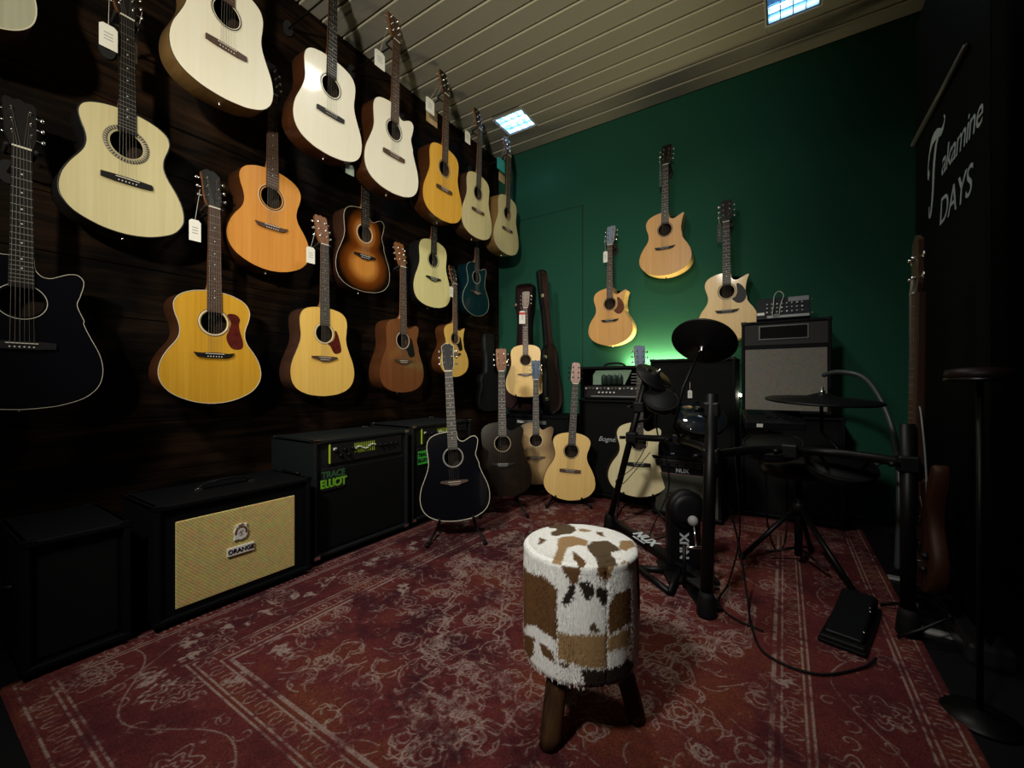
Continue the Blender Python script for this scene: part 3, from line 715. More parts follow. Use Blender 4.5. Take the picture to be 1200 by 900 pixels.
def shop_tag(px, py, plane, wpx, hpx, label, mat_=PAPER, hang=None, cat='price tag', stripe=None, normal=None):
    """paper tag hanging on a thread; plane=('X',val) or ('Y',val) or ('D',val)"""
    f = {'X': atX, 'Y': atY, 'D': atD}[plane[0]]
    c = f(px, py, plane[1]); r_ = f(px+wpx/2, py, plane[1])-f(px-wpx/2, py, plane[1])
    if plane[0] == 'X': side_ = Vector((0, 1, 0)); wd = abs(r_.y)
    elif plane[0] == 'Y': side_ = Vector((1, 0, 0)); wd = abs(r_.x)
    else: side_ = Vector((cos(YAW), sin(YAW), 0)); wd = r_.length
    hh = abs((f(px, py-hpx/2, plane[1])-f(px, py+hpx/2, plane[1])).z)
    n = side_.cross(Vector((0, 0, 1)))
    h = hang if hang is not None else c+Vector((0, 0, hh/2+.05))
    o = empty('price_tag', c-Vector((0, 0, hh/2)), label=label, cat=cat)
    def P(x, z_, y_=0): return side_*x+Vector((0, 0, z_))+n*y_
    bd = MB()
    a = [P(-wd/2, 0), P(wd/2, 0), P(wd/2, hh*.9), P(wd*.3, hh), P(-wd*.3, hh), P(-wd/2, hh*.9)]
    bd.add(a+[v+n*.0008 for v in a], [tuple(range(6)), tuple(range(11, 5, -1))]+[(i, (i+1) % 6, 6+(i+1) % 6, 6+i) for i in range(6)])
    co = bd.build('card', mat_, o)
    pr = MB()
    for k in range(3): pr.add([P(-wd*.25, hh*(.62-.13*k), .0012), P(wd*.25, hh*(.62-.13*k), .0012), P(wd*.25, hh*(.65-.13*k), .0012), P(-wd*.25, hh*(.65-.13*k), .0012)], [(0, 1, 2, 3)])
    for k in range(3): pr.add([P(-wd*.25, hh*(.62-.13*k), -.0004), P(wd*.25, hh*(.62-.13*k), -.0004), P(wd*.25, hh*(.65-.13*k), -.0004), P(-wd*.25, hh*(.65-.13*k), -.0004)], [(0, 1, 2, 3)])
    pr.build('printed_lines', PAPER_D, o)
    if stripe is not None:
        MB().box((0, 0, 0), (1, 1, 1)).v
        sb = MB(); a = [P(-wd/2, hh*.72, .0016), P(wd/2, hh*.72, .0016), P(wd/2, hh*.9, .0016), P(-wd/2, hh*.9, .0016)]
        b2 = [P(-wd/2, hh*.72, -.0008), P(wd/2, hh*.72, -.0008), P(wd/2, hh*.9, -.0008), P(-wd/2, hh*.9, -.0008)]
        sb.add(a+b2, [(0,1,2,3), (4,7,6,5), (0,4,5,1), (1,5,6,2), (2,6,7,3), (3,7,4,0)]); sb.build('coloured_band', stripe, o)
    hp = Vector(h)-o.location
    MB().tube([P(0, hh*.95, .0004), hp*.5+P(0, hh*.95)*.5, hp], .0007, 4).build('thread', PAPER, o)
    return o

XT, XM, XB = -2.04, -2.23, -2.20
LG = []
def LW(px, py, X, **k):
    k['bridge'] = atX(px, py, X); k['yaw'] = 90+k.get('yaw', 0); LG.append(k); return k
ROS_BIG = dict(ros=((.054, .0015, 0), (.0635, .0065, 2), (.0715, .0012, 0)), rosm=[mat('rosette_cream', (.34, .30, .20), .5), mat('rosette_mosaic', (.035, .03, .022), .5)])
ROS_L = dict(rosm=[IVORY, BLACKB])
specs = [
 LW(-72, -74, -2.10, s=.98, top=wood('spruce_aged', (.30, .31, .22), (.38, .38, .28), .4), side=ROSE_SIDE, bind=IVORY, label='partly cropped pale grey guitar at the top left edge, high on the plank wall', short='pale guitar at the top left edge'),
 LW(148.6, 213, XB, s=1.00, shape='om', top=SPRUCE_CREAM, side=BLACK_SATIN, bind=BLACKB, bw=.003, board=EBONY, bridge_style='flat', roll=.0, label='matte cream-topped guitar with a black edge and wide mosaic rosette, upper left of wall', short='matte cream guitar upper left', **ROS_BIG),
 LW(265, 57.5, XT, s=1.02, top=SPRUCE_PALE, side=WALNUT_SIDE, bind=BLACKB, bw=.0014, board=ROSEWOOD, bridge_style='flat', tilt=2, label='largest-looking pale dreadnought guitar, top row, its tuners cut off by the frame', short='large pale dreadnought', ros=((.056, .0022, 0), (.0615, .001, 1))),
 LW(387, 134.7, XT, s=1.02, top=SPRUCE_PALE, side=MAHOG_SIDE, bind=None, board=EBONY, bridge_style='flat', tilt=2, label='glossy pale dreadnought guitar in top row reflecting the ceiling light, no cutaway', short='glossy pale dreadnought'),
 LW(461, 183, XT, s=1.08, cut='soft', top=SPRUCE_PALE, side=MAHOG_SIDE, board=ROSEWOOD, bridge_style='flat', tilt=2, neckm=NECK_WOOD, headm=MAHOG_SIDE, label='pale cutaway guitar with reddish-brown sides in the top row', short='pale cutaway in the top row'),
 LW(520, 222.7, XT, s=1.03, top=SPRUCE_AMBER, side=MAHOG_SIDE, board=ROSEWOOD, bridge_style='flat', tilt=2, label='amber yellow dreadnought guitar in the top row with a kraft tag', short='amber yellow dreadnought'),
 LW(559.6, 248, XT, s=.99, top=SPRUCE_CREAM, side=ROSE_SIDE, board=GREYBOARD, bridge_style='flat', tilt=2, label='pale cream guitar second from the end of the top row', short='cream guitar near the top row end'),
 LW(594, 269.7, XT, s=.99, top=SPRUCE_CREAM, side=WALNUT_SIDE, board=GREYBOARD, bridge_style='flat', tilt=2, label='pale guitar with brown sides and a teal tag at the end of the top row', short='last guitar of the top row'),
 LW(318, 267, XM, s=1.055, shape='ga', cut=None, top=CEDAR, side=MAHOG_SIDE, board=ROSEWOOD, bridge_style='bow', tilt=1, label='orange cedar-topped guitar in the middle row with a thin rosette', short='orange cedar guitar'),
 LW(427, 301.7, XM, s=1.025, cut='soft', top=BURST_TOB, side=ROSE_SIDE, bind=IVORY, bw=.0013, board=EBONY, tilt=1, label='tobacco sunburst cutaway guitar hanging in the middle row', short='tobacco sunburst guitar', **ROS_L),
 LW(507.4, 327.5, XM, s=1.00, top=SPRUCE_LEMON, side=BLACK_SATIN, board=EBONY, tilt=1, label='lemon yellow dreadnought guitar with black neck in the middle row', short='lemon yellow dreadnought'),
 LW(558, 343.6, XM, s=.93, shape='ga', cut='soft', top=TEAL_TOP, side=TEAL_SIDE, bind=IVORY, bw=.0014, board=GREYBOARD, tilt=1, label='dark teal cutaway guitar with white edge near the corner', short='dark teal guitar', **ROS_L),
 LW(25, 405, XB, s=1.04, cut='soft', top=BLACK_GLOSS, side=BLACK_SATIN, bind=IVORY, bw=.0012, board=EBONY, bridge_style='flat', bridgem=BLACK_SATIN, neckm=BLACK_SATIN, label='black cutaway guitar with thin white edge hanging at the far left', short='black guitar at the far left', ros=((.0585, .001, 0),), rosm=[IVORY]),
 LW(250.7, 416.7, XB, s=1.04, shape='ga', top=SPRUCE_GOLD, side=MAHOG_SIDE, bind=IVORY, bw=.0018, board=ROSEWOOD, bridge_style='bow', bridgem=EBONY, guard=(TORT, 'long'), head='crown', label='golden round-bodied guitar with long dark red pickguard in the bottom row', short='golden guitar with long red pickguard', ros=((.0560, .0035, 0), (.0615, .001, 1)), rosm=[IVORY, BLACKB]),
 LW(380, 420.8, XB, s=1.00, top=SPRUCE_HONEY, side=ROSE_SIDE, bind=BLACKB, bw=.0014, board=GREYBOARD, guard=(TORT, 'tear'), headm=NECK_WOOD, label='honey-coloured dreadnought guitar with teardrop red pickguard and dark sides', short='honey dreadnought with red pickguard', ros=((.0560, .0035, 0), (.0625, .0008, 1)), rosm=[IVORY, BLACKB]),
 LW(472, 424, XB, s=1.00, cut='soft', top=MAHOG_TOP, side=MAHOG_SIDE, board=ROSEWOOD, guard=(BLKG, 'tear'), neckm=NECK_WOOD, headm=NECK_WOOD, label='all-mahogany brown cutaway guitar with black pickguard in the bottom row', short='brown mahogany cutaway', **ROS_L),
 LW(533, 415, XB, s=.86, shape='ga', cut='sharp', top=SPRUCE_HONEY, side=MAHOG_SIDE, board=ROSEWOOD, bridge_style='bow', bridgem=EBONY, guard=(BLKG, 'tear'), label='small honey-topped cutaway guitar with black pickguard below the teal one', short='small honey cutaway'),
]
for sp in specs:
    sp['group'] = 'guitars hanging on the plank wall'
    guitar(sp); hanger(sp, 'L', sp['short'])
bspecs = [
 dict(bridge=atY(714.8, 376, 3.40), yaw=0, s=.98, shape='ga', cut='sharp', top=CEDAR_L, side=MAPLE_SIDE, board=ROSEWOOD, bridge_style='bow', bridgem=EBONY, headm=mat('grey_head', (.20, .25, .32), .3), guard=(BROWNG, 'drop'), label='lowest cutaway guitar on the green wall with brown speckled pickguard', short='lowest guitar on the green wall'),
 dict(bridge=atY(779, 291, 3.40), yaw=0, s=1.0, shape='ga', cut='sharp', top=CEDAR_L, side=MAPLE_SIDE, board=GREYBOARD, bridge_style='bow', bridgem=EBONY, roll=.6, label='highest cutaway guitar on the green wall, without a pickguard', short='highest guitar on the green wall'),
 dict(bridge=atY(852, 365, 3.40), yaw=0, s=1.0, shape='ga', cut='sharp', top=SPRUCE_WARM, side=MAPLE_SIDE, board=GREYBOARD, bridge_style='bow', bridgem=EBONY, guard=(BLKG, 'drop'), roll=-.5, label='pale cutaway guitar with black pickguard on the green wall behind the cymbal', short='pale guitar with black pickguard'),
]
for sp in bspecs: sp['group'] = 'guitars hanging on the green wall'; guitar(sp); hanger(sp, 'B', sp['short'])

# guitars standing on the floor: bridge point, facing the room, leaning back
def stand_guitar(px, py, dist, **k):
    k['bridge'] = atD(px, py, dist); return k
fspecs = [
 stand_guitar(532.7, 566, 2.38, s=.99, yaw=40, tilt=-8, roll=-3.2, cut='soft', top=BLACK_GLOSS, side=BLACK_SATIN, bind=IVORY, bw=.0024, board=GREYBOARD, head='crown', headbind=True, bridgem=ROSEWOOD, label='glossy black cutaway guitar with cream edging on a floor stand beside the bass amps', ros=((.0560, .0045, 0),), rosm=[mat('grey_rosette', (.22, .22, .20), .4)]),
 stand_guitar(589.3, 545, 2.86, s=1.0, yaw=36, tilt=-9, roll=-.6, cut='soft', top=DARK_STAIN, side=ROSE_SIDE, board=GREYBOARD, headm=NECK_WOOD, bridgem=EBONY, label='dark brown stained guitar on a floor stand just behind the black guitar', ros=((.0560, .0028, 0),), rosm=[mat('tan_rosette', (.35, .27, .17), .4)]),
 stand_guitar(628, 537, 3.28, s=.955, yaw=32, tilt=-8, roll=.3, shape='dread', cut='soft', top=BURST_BRN, side=ROSE_SIDE, board=GREYBOARD, headm=mat('blue_grey_head', (.07, .11, .17), .25), label='smoky brown burst cutaway guitar standing between dark and honey guitars', ros=((.0560, .002, 0),), rosm=[IVORY]),
 stand_guitar(668, 552, 3.03, s=.98, yaw=30, tilt=-8, roll=4.2, shape='om', top=SPRUCE_WARM, side=MAHOG_SIDE, board=GREYBOARD, bridge_style='flat', head='taper', headm=mat('pinkish_head', (.42, .28, .24), .35), tunerm=PLASTIC, label='honey parlour-style guitar on a low floor stand left of the tall cabinet', ros=((.0560, .0022, 0), (.0625, .001, 1))),
 stand_guitar(616, 439.6, 3.62, s=.90, yaw=20, tilt=-3, roll=-.8, top=SPRUCE_WARM, side=MAHOG_SIDE, board=ROSEWOOD, head='square', headm=mat('striped_head', (.30, .24, .20), .4), label='honey dreadnought guitar displayed upright before the open red-lined case', ros=((.0560, .0022, 0),)),
 stand_guitar(748, 544.5, 2.80, s=1.0, yaw=28, tilt=-8, roll=2.8, shape='ga', cut='soft', top=SPRUCE_FLOOR, side=ROSE_SIDE, board=GREYBOARD, headm=mat('slate_head', (.16, .20, .28), .3), bridge_style='flat', bridgem=EBONY, label='blond round cutaway guitar standing behind the drum rack post', ros=((.0560, .0022, 0),)),
]
for sp in fspecs: sp['group'] = 'guitars on stands along the back'; guitar(sp)

def guitar_stand(sp, label, floor_z=0.0):
    """tubular A-frame stand: two front cradle arms with padded pegs, a rear strut and a cross bar"""
    s = sp['s']; R = sp['R']; loc = sp['loc']; yaw = rad(sp['yaw'])
    fw = Vector((sin(yaw), -cos(yaw), 0)); sd = Vector((cos(yaw), sin(yaw), 0))
    c = Vector((loc.x, loc.y, floor_z)); h = loc.z-floor_z
    o = empty('guitar_stand', c, label=label, cat='guitar stand', group='guitar stands')
    def W_(x, f_, z_): return sd*x+fw*f_+Vector((0, 0, z_))
    up = R @ Vector((0, 0, 1)); rl = R @ Vector((1, 0, 0))
    def G_(x, y_, z_): return (R @ Vector((x*s, y_*s, z_*s)))+loc-c
    lo = {'dread': .019, 'ga': .020, 'om': .022}[sp.get('shape', 'dread')]
    for sx in (-1, 1):
        p0 = G_(sx*.095, -D_-.012, lo+.008); p1 = G_(sx*.095, -D_-.012, lo-.012); p2 = G_(sx*.095, .016, lo-.014); p3 = W_(sx*.10, -.07-.10*h, h+.10)
        foot = W_(sx*.155, .20 if h > .06 else .16, .0155)
        a = MB().tube([p0, p1, p2], .006, 8).build('cradle_arm', RUBBER, o)
        MB().tube([p2, W_(sx*.11, .02, max(h*.5, .02)) if h > .05 else p2*.5+foot*.5, foot], .007, 8).build('leg', METAL_BLK, o)
        MB().tube([foot+fw*-.02, foot+fw*.015], .011, 8).build('rubber_foot', RUBBER, o)
    MB().tube([G_(-.10, .020, lo-.014), G_(.10, .020, lo-.014)], .006, 8).build('cross_bar', METAL_BLK, o)
    MB().tube([G_(0, .020, lo-.014), G_(0, .030, .20), W_(0, -.26, .012)], .007, 8).build('rear_strut', METAL_BLK, o)
    return o
guitar_stand(fspecs[0], 'black tubular stand carrying the glossy black guitar')
guitar_stand(fspecs[1], 'black stand under the dark brown stained guitar')
guitar_stand(fspecs[2], 'black stand under the smoky brown burst guitar')
guitar_stand(fspecs[3], 'low black stand under the honey parlour-style guitar')
guitar_stand(fspecs[5], 'black stand under the blond cutaway guitar behind the drum rack')
CABZ = .62
guitar_stand(fspecs[4], 'small black stand on the corner cabinet in front of the open case', CABZ)

# =================================================================== AMPLIFIERS AND CABINETS
CLOTH_ORG = None
def weave(name, c1, c2, sc, rough=.8):
    m, t, b = newmat(name); N = t.nodes; L = t.links
    tc = N.new('ShaderNodeTexCoord'); mp = N.new('ShaderNodeMapping'); mp.inputs['Scale'].default_value = (sc, sc, sc)
    ck = N.new('ShaderNodeTexChecker'); ck.inputs['Scale'].default_value = 1
    no = N.new('ShaderNodeTexNoise'); no.inputs['Scale'].default_value = 70; no.inputs['Detail'].default_value = 6
    L.new(tc.outputs['Object'], mp.inputs[0]); L.new(mp.outputs[0], ck.inputs['Vector']); L.new(tc.outputs['Object'], no.inputs['Vector'])
    ck.inputs[1].default_value = (*c1, 1); ck.inputs[2].default_value = (*c2, 1)
    mx = N.new('ShaderNodeMix'); mx.data_type = 'RGBA'; mx.blend_type = 'MULTIPLY'; mx.inputs[0].default_value = .6
    L.new(ck.outputs[0], mx.inputs[6]); L.new(no.outputs[1], mx.inputs[7]); L.new(mx.outputs[2], b.inputs['Base Color'])
    b.inputs['Roughness'].default_value = rough; b.inputs['Specular IOR Level'].default_value = .2
    return m
BASKET = weave('basket_grille', (1.0, .86, .36), (.80, .56, .17), 150)
GREYCLOTH = weave('grey_grille_cloth', (.34, .32, .27), (.17, .16, .135), 300)
DARKCLOTH = weave('dark_grille_cloth', (.0018, .002, .0026), (.001, .0012, .0015), 300)
OLIVECLOTH = weave('olive_grille_cloth', (.10, .11, .085), (.06, .065, .05), 300)
LEDRED = mat('pilot_light', (.5, .5, .5), .3, emis=(1, .9, .8), es=1.2)
def cabinet(name, loc, yaw, w_, d_, h_, label, cat, grille=None, gmat=DARKCLOTH, body=TOLEX, rim=.022, corners=True, handle=True, feet=True, panel=None, knobs=0, group=None, cornerm=METAL_BLK, ch=.010, sidehandles=False):
    """box with framed front; local front is -y. grille=(x0,z0,x1,z1)"""
    o = empty(name, loc, (0, 0, rad(yaw)), label, cat, group)
    z0 = .018 if feet else 0
    g = grille or (-w_/2+.03, .05, w_/2-.03, h_-.03)
    b = MB(); t = .018
    b.box((-w_/2, 0, z0), (w_/2, d_, z0+t), 0, ch*.4); b.box((-w_/2, 0, h_-t), (w_/2, d_, h_), 0, ch*.4)
    b.box((-w_/2, 0, z0), (-w_/2+t, d_, h_), 0, ch*.4); b.box((w_/2-t, 0, z0), (w_/2, d_, h_), 0, ch*.4)
    b.box((-w_/2+.005, d_-.03, z0+.005), (w_/2-.005, d_-.012, h_-.005))
    # recessed baffle with opening framed
    yb = rim
    def fr(x0, z0_, x1, z1): b.box((x0, yb, z0_), (x1, yb+.016, z1))
    e = .004
    fr(-w_/2+e, z0+e, g[0], h_-e); fr(g[2], z0+e, w_/2-e, h_-e); fr(g[0], z0+e, g[2], g[1]); fr(g[0], g[3], g[2], h_-e)
    b.build('cabinet_shell', body, o)
    MB().box((g[0]-.002, yb-.004, g[1]-.002), (g[2]+.002, yb+.010, g[3]+.002), 0, .003).build('grille', gmat, o)
    if feet:
        for sx in (-1, 1):
            for yy in (.05, d_-.05):
                MB().lathe([(.018, 0), (.02, .004), (.019, z0+.004)], 14, 0, Matrix.Translation((sx*(w_/2-.05), yy, 0))).build('foot', RUBBER, o)
    if corners:
        for sx in (-1, 1):
            for zz in (z0, h_):
                for yy in ((0, d_) if zz == h_ else (0,)):
                    c = MB(); k = .030; q = -1 if zz == h_ else 1; yq = 1 if yy == 0 else -1; e = .0025
                    X = sx*(w_/2); 
                    c.box((X+sx*e, yy-yq*e, zz-q*e), (X-sx*k, yy+yq*.004, zz+q*.016), 0, .002)
                    c.box((X+sx*e, yy-yq*e, zz-q*e), (X-sx*.004, yy+yq*k, zz+q*.016), 0, .002)
                    c.box((X+sx*e, yy-yq*e, zz-q*e), (X-sx*.020, yy+yq*.020, zz+q*.003), 0, .0012)
                    c.build('corner_cap', cornerm, o)
    if handle:
        yh = d_*.5
        P = smooth_curve([(-.10, yh, h_+.004), (-.085, yh, h_+.016), (-.04, yh, h_+.026), (.04, yh, h_+.026), (.085, yh, h_+.016), (.10, yh, h_+.004)], 4)
        hb = MB()
        for i in range(len(P)-1):
            a, c = P[i], P[i+1]
            vs = [(a.x, a.y-.012, a.z), (a.x, a.y+.012, a.z), (c.x, c.y+.012, c.z), (c.x, c.y-.012, c.z)]
            vs += [(x, y_, z_+.005) for x, y_, z_ in vs]
            hb.add(vs, [(0,1,2,3), (4,7,6,5), (0,4,5,1), (2,6,7,3), (1,5,6,2), (0,3,7,4)], 0, True)
        ho = hb.build('handle', RUBBER, o)
        for sx in (-1, 1): MB().box((sx*.088, yh-.015, h_), (sx*.115, yh+.015, h_+.009), 0, .002).build('handle_bracket', CHROME, ho)
    if sidehandles:
        for sx in (-1, 1):
            MB().tube(smooth_curve([(sx*w_/2, d_*.3, h_*.62), (sx*(w_/2+.018), d_*.36, h_*.62), (sx*(w_/2+.018), d_*.64, h_*.62), (sx*w_/2, d_*.7, h_*.62)], 4), .007, 8).build('side_handle', METAL_BLK, o)
    if panel:
        x0, zz0, x1, zz1, pm = panel
        po = MB().box((x0, yb-.010, zz0), (x1, yb+.006, zz1), 0, .002).build('control_panel', pm, o)
        for k in range(knobs):
            x = x0+(x1-x0)*(k+.7)/(knobs+.4)
            MB().lathe([(.009, 0), (.0085, .012), (.006, .014)], 14, 0, Matrix.Translation((x, yb-.010, (zz0+zz1)/2)) @ Matrix.Rotation(PI/2, 4, 'X')).build('knob', PLASTIC, po)
    return o
# --- small dark cabinet at the far left
cabinet('speaker_cabinet', (-1.86, .365, .004), 90, .245, .40, .41, 'small plain black cabinet at the left, beside the wicker-grille cabinet', 'speaker cabinet', sidehandles=True, handle=False)
# --- cabinet with basket-weave grille
oc = cabinet('guitar_cabinet', (-1.84, .832, .004), 90, .575, .33, .442, 'black guitar cabinet with straw-coloured woven grille on the rug edge', 'speaker cabinet', grille=(-.222, .058, .215, .372), gmat=BASKET, rim=.014, cornerm=TOLEX)
WH = mat('badge_white', (.78, .78, .74), .4); BR = mat('badge_brown', (.16, .07, .03), .5)
bd = MB().prism([(x*.050-.008, .205+z_*.036) for x, z_ in ((-1, -.42), (1, -.42), (1, .45), (-1, .45))], .004, .010); bo = bd.build('name_badge', WH, oc)
text_mesh('ORANGE', .0235, BLKG, bo, frame((-.008, .0035, .2055), (1, 0, 0), (0, 0, 1)), bold=.0006)
cr = [(-.026, -.030), (-.016, -.026), (0, -.031), (.016, -.026), (.024, -.014), (.026, .004), (.020, .018), (.022, .030), (.012, .027), (0, .034), (-.012, .027), (-.022, .030), (-.020, .018), (-.027, .004), (-.023, -.014)]
co = MB().prism([(x-.008, z_+.277) for x, z_ in cr], .004, .010).build('crest_badge', WH, oc)
q = MB()
for i in range(14):                      # laurel arch round a plain centre, with a few pen strokes
    a0, a1 = PI*(-.12+1.24*i/14), PI*(-.12+1.24*(i+.8)/14)
    q.prism([(r_*cos(a_)-.008, r_*sin(a_)*1.05+.277) for r_, a_ in ((.016, a0), (.0235, a0), (.0235, a1), (.016, a1))], .003, .0045)
for x0, z0, x1, z1 in ((-.009, -.006, .003, .008), (-.001, -.010, .008, .004), (-.007, -.014, .009, -.012), (-.004, .004, .002, -.008)):
    q.prism([(x0-.009, z0+.277), (x0-.007, z0+.277), (x1-.007, z1+.277), (x1-.009, z1+.277)], .003, .0045)
q.prism([(x-.008, z_+.277) for x, z_ in ((-.012, .027), (.012, .027), (.010, .031), (-.010, .031))], .003, .0045)
q.build('crest_figures', BR, co)
# --- bass combos
LIME = mat('lime_line', (.42, .55, .03), .4)
def bass_combo(loc, w_, h_, label, full):
    o = cabinet('bass_combo_amp', loc, 90, w_, .40, h_, label, 'bass amplifier', grille=(-w_/2+.03, .05, w_/2-.03, h_-.155), body=TOLEX_G, rim=.016, cornerm=CHROME, handle=False,
                panel=(-w_/2+.09, h_-.125, w_/2-.05, h_-.022, BLACK_SATIN), group='bass combo amplifiers along the plank wall')
    MB().box((-w_/2+.083, .004, h_-.122), (-w_/2+.088, .012, h_-.025)).build('panel_stripe', LIME, o)
    ctl = MB(); 
    for k in range(9): 
        x = -w_/2+.115+k*.016
        if k < 5: MB().lathe([(.010, 0), (.009, .014), (.006, .016)], 12, 0, Matrix.Translation((-w_/2+.118+k*.024, .006, h_-.060-.028*(k % 2))) @ Matrix.Rotation(PI/2, 4, 'X')).build('knob', PLASTIC, o)
    for k in range(4): MB().lathe([(.010, 0), (.009, .014), (.006, .016)], 12, 0, Matrix.Translation((w_/2-.21+k*.038, .006, h_-.065)) @ Matrix.Rotation(PI/2, 4, 'X')).build('knob', PLASTIC, o)
    x0 = -w_/2+.232
    for k in range(11):
        MB().box((x0+k*.0125-.0014, .0045, h_-.088), (x0+k*.0125+.0014, .0075, h_-.036)).build('slider_slot', LIME, o)
        zz = h_-.062+.008*sin(k*.9)+.003*(k > 6)
        MB().box((x0+k*.0125-.0045, -.004, zz-.002), (x0+k*.0125+.0045, .005, zz+.002)).build('slider_cap', PEARL, o)
    MB().box((-w_/2+.105, .003, h_-.058), (-w_/2+.122, .0065, h_-.046)).build('input_label', PEARL, o)
    bd = MB().box((-w_/2+.045, .006, h_-.255), (-w_/2+.170, .013, h_-.145), 0, .002).build('name_badge', BLACK_SATIN, o)
    if full:
        text_mesh('TRACE', .046, mat('dull_green', (.03, .10, .04), .5), bd, frame((-w_/2+.1075, .0055, h_-.178), (1, 0, 0), (0, 0, 1)), bold=.0012, space=.92)
        text_mesh('ELLIOT', .056, GREEN_P, bd, frame((-w_/2+.1075, .0055, h_-.222), (1, 0, 0), (0, 0, 1)), bold=.0022, space=.80)
    else:
        MB().box((-w_/2+.052, .004, h_-.250), (-w_/2+.145, .0062, h_-.165), 0).build('badge_field', mat('green_badge', (.05, .50, .05), .5), bd)
        text_mesh('TRACE', .030, BLKG, bd, frame((-w_/2+.098, .0035, h_-.190), (1, 0, 0), (0, 0, 1)), bold=.0012)
        text_mesh('ELLIOT', .030, BLKG, bd, frame((-w_/2+.098, .0035, h_-.225), (1, 0, 0), (0, 0, 1)), bold=.0012)
    for sx in (-1, 1):
        MB().tube([(sx*w_/2, .12, h_*.72), (sx*(w_/2+.014), .14, h_*.72), (sx*(w_/2+.014), .26, h_*.72), (sx*w_/2, .28, h_*.72)], .006, 8).build('side_handle', METAL_BLK, o)
    return o
bass_combo((-1.905, 1.480, .004), .605, .598, 'black bass combo amplifier with sliders and lime lettering on its front', True)
bass_combo((-1.925, 2.125, .004), .580, .615, 'black bass combo amplifier with small green badge, behind the glossy black guitar', False)
# --- corner cabinet under the case
cc = cabinet('speaker_cabinet', (-1.74, 3.0, .004), 0, .64, .42, CABZ-.004, 'wide black cabinet in the corner carrying the guitar case', 'speaker cabinet', rim=.012, handle=False)
npl = MB().box((-.16, .002, .545), (.12, .010, .572), 0, .001).build('name_plate', mat('name_plate_metal', (.26, .27, .29), .35, .6), cc)
text_mesh('Trace', .026, PEARL, npl, frame((-.125, .001, .558), (1, 0, 0), (0, 0, 1)), bold=.0006)
MB().box((-.31, .004, .600), (.31, .008, .604)).build('edge_trim', mat('edge_trim_grey', (.12, .13, .13), .3), cc)
# --- amp head and tall cabinet with script logo
bc = cabinet('speaker_cabinet', (-1.10, 3.05, .004), 0, .50, .36, .755, 'tall black speaker cabinet with silver script logo under the amp head', 'speaker cabinet', sidehandles=True, handle=False)
text_mesh('Bogner', .052, LETTER, bc, frame((-.02, .012, .455), (1, 0, 0), (0, 0, 1)), shear=.35, depth=.002)
ah = empty('amp_head', (-1.11, 3.06, .760), (0, 0, 0), 'black valve amp head with grey-green window and rows of knobs', 'amplifier')
b = MB(); b.box((-.235, 0, .006), (.235, .25, .022), 0, .004); b.box((-.235, 0, .235), (.235, .25, .255), 0, .004)
b.box((-.235, 0, .006), (-.215, .25, .255), 0, .004); b.box((.215, 0, .006), (.235, .25, .255), 0, .004); b.box((-.22, .20, .01), (.22, .23, .25))
b.build('shell', TOLEX, ah)
MB().prism([(-.14, .115), (.11, .115), (.165, .225), (-.115, .225), (-.14, .19)], .030, .036).build('window', mat('window_panel', (.24, .36, .26), .3, .3), ah)
MB().box((-.215, .02, .02), (.215, .030, .105), 0, .002).build('control_panel', BLACK_SATIN, ah)
for k in range(4): MB().lathe([(.022, 0), (.022, .05), (.018, .068), (.006, .075)], 14, 0, Matrix.Translation((-.045+k*.042, .016, .118))).build('valve', mat('valve_glass', (.03, .05, .04), .1, .3), ah)
for k in range(14):
    x = -.19+k*.030
    MB().lathe([(.008, 0), (.007, .012), (.004, .013)], 12, 0, Matrix.Translation((x, .020, .085)) @ Matrix.Rotation(PI/2, 4, 'X')).build('knob', CHROME if k % 3 else PEARL, ah)
for k in range(5): MB().lathe([(.007, 0), (.006, .012), (.003, .013)], 12, 0, Matrix.Translation((-.085+k*.030, .020, .055)) @ Matrix.Rotation(PI/2, 4, 'X')).build('knob', PEARL, ah)
for k in range(4): MB().box((.165, .012, .125+k*.022), (.215, .022, .131+k*.022)).build('vent_bar', mat('vent_bar', (.14, .15, .14), .4), ah)
MB().box((-.15, .010, .022), (.20, .018, .030)).build('edge_trim', mat('rim_trim', (.20, .20, .19), .4), ah)
for sx in (-1, 1):
    for yy in (.04, .21): MB().lathe([(.014, 0), (.014, .007)], 12, 0, Matrix.Translation((sx*.20, yy, 0))).build('foot', RUBBER, ah)
P = smooth_curve([(-.085, .12, .256), (-.07, .12, .272), (-.03, .12, .282), (.03, .12, .282), (.07, .12, .272), (.085, .12, .256)], 4)
MB().tube(P, .008, 8).build('handle', RUBBER, ah)
# --- big dark cabinet behind the cymbal, small grey amp in front
cabinet('speaker_cabinet', (-.545, 3.13, .004), 0, .555, .33, 1.055, 'large black speaker cabinet behind the round cymbal pad', 'speaker cabinet', sidehandles=False, handle=False)
ga = cabinet('practice_amp', (-.53, 2.86, .004), 0, .42, .24, .40, 'small black practice amplifier with grey grille low behind the drum kit', 'amplifier', grille=(-.19, .03, .19, .285), gmat=OLIVECLOTH, rim=.012, panel=(-.19, .335, .19, .380, BLACK_SATIN), knobs=7)
MB().box((-.195, .008, .287), (.195, .012, .292)).build('edge_trim', CHROME, ga)
text_mesh('NUX', .036, LETTER, ga, frame((-.02, .010, .312), (1, 0, 0), (0, 0, 1)), bold=.001)
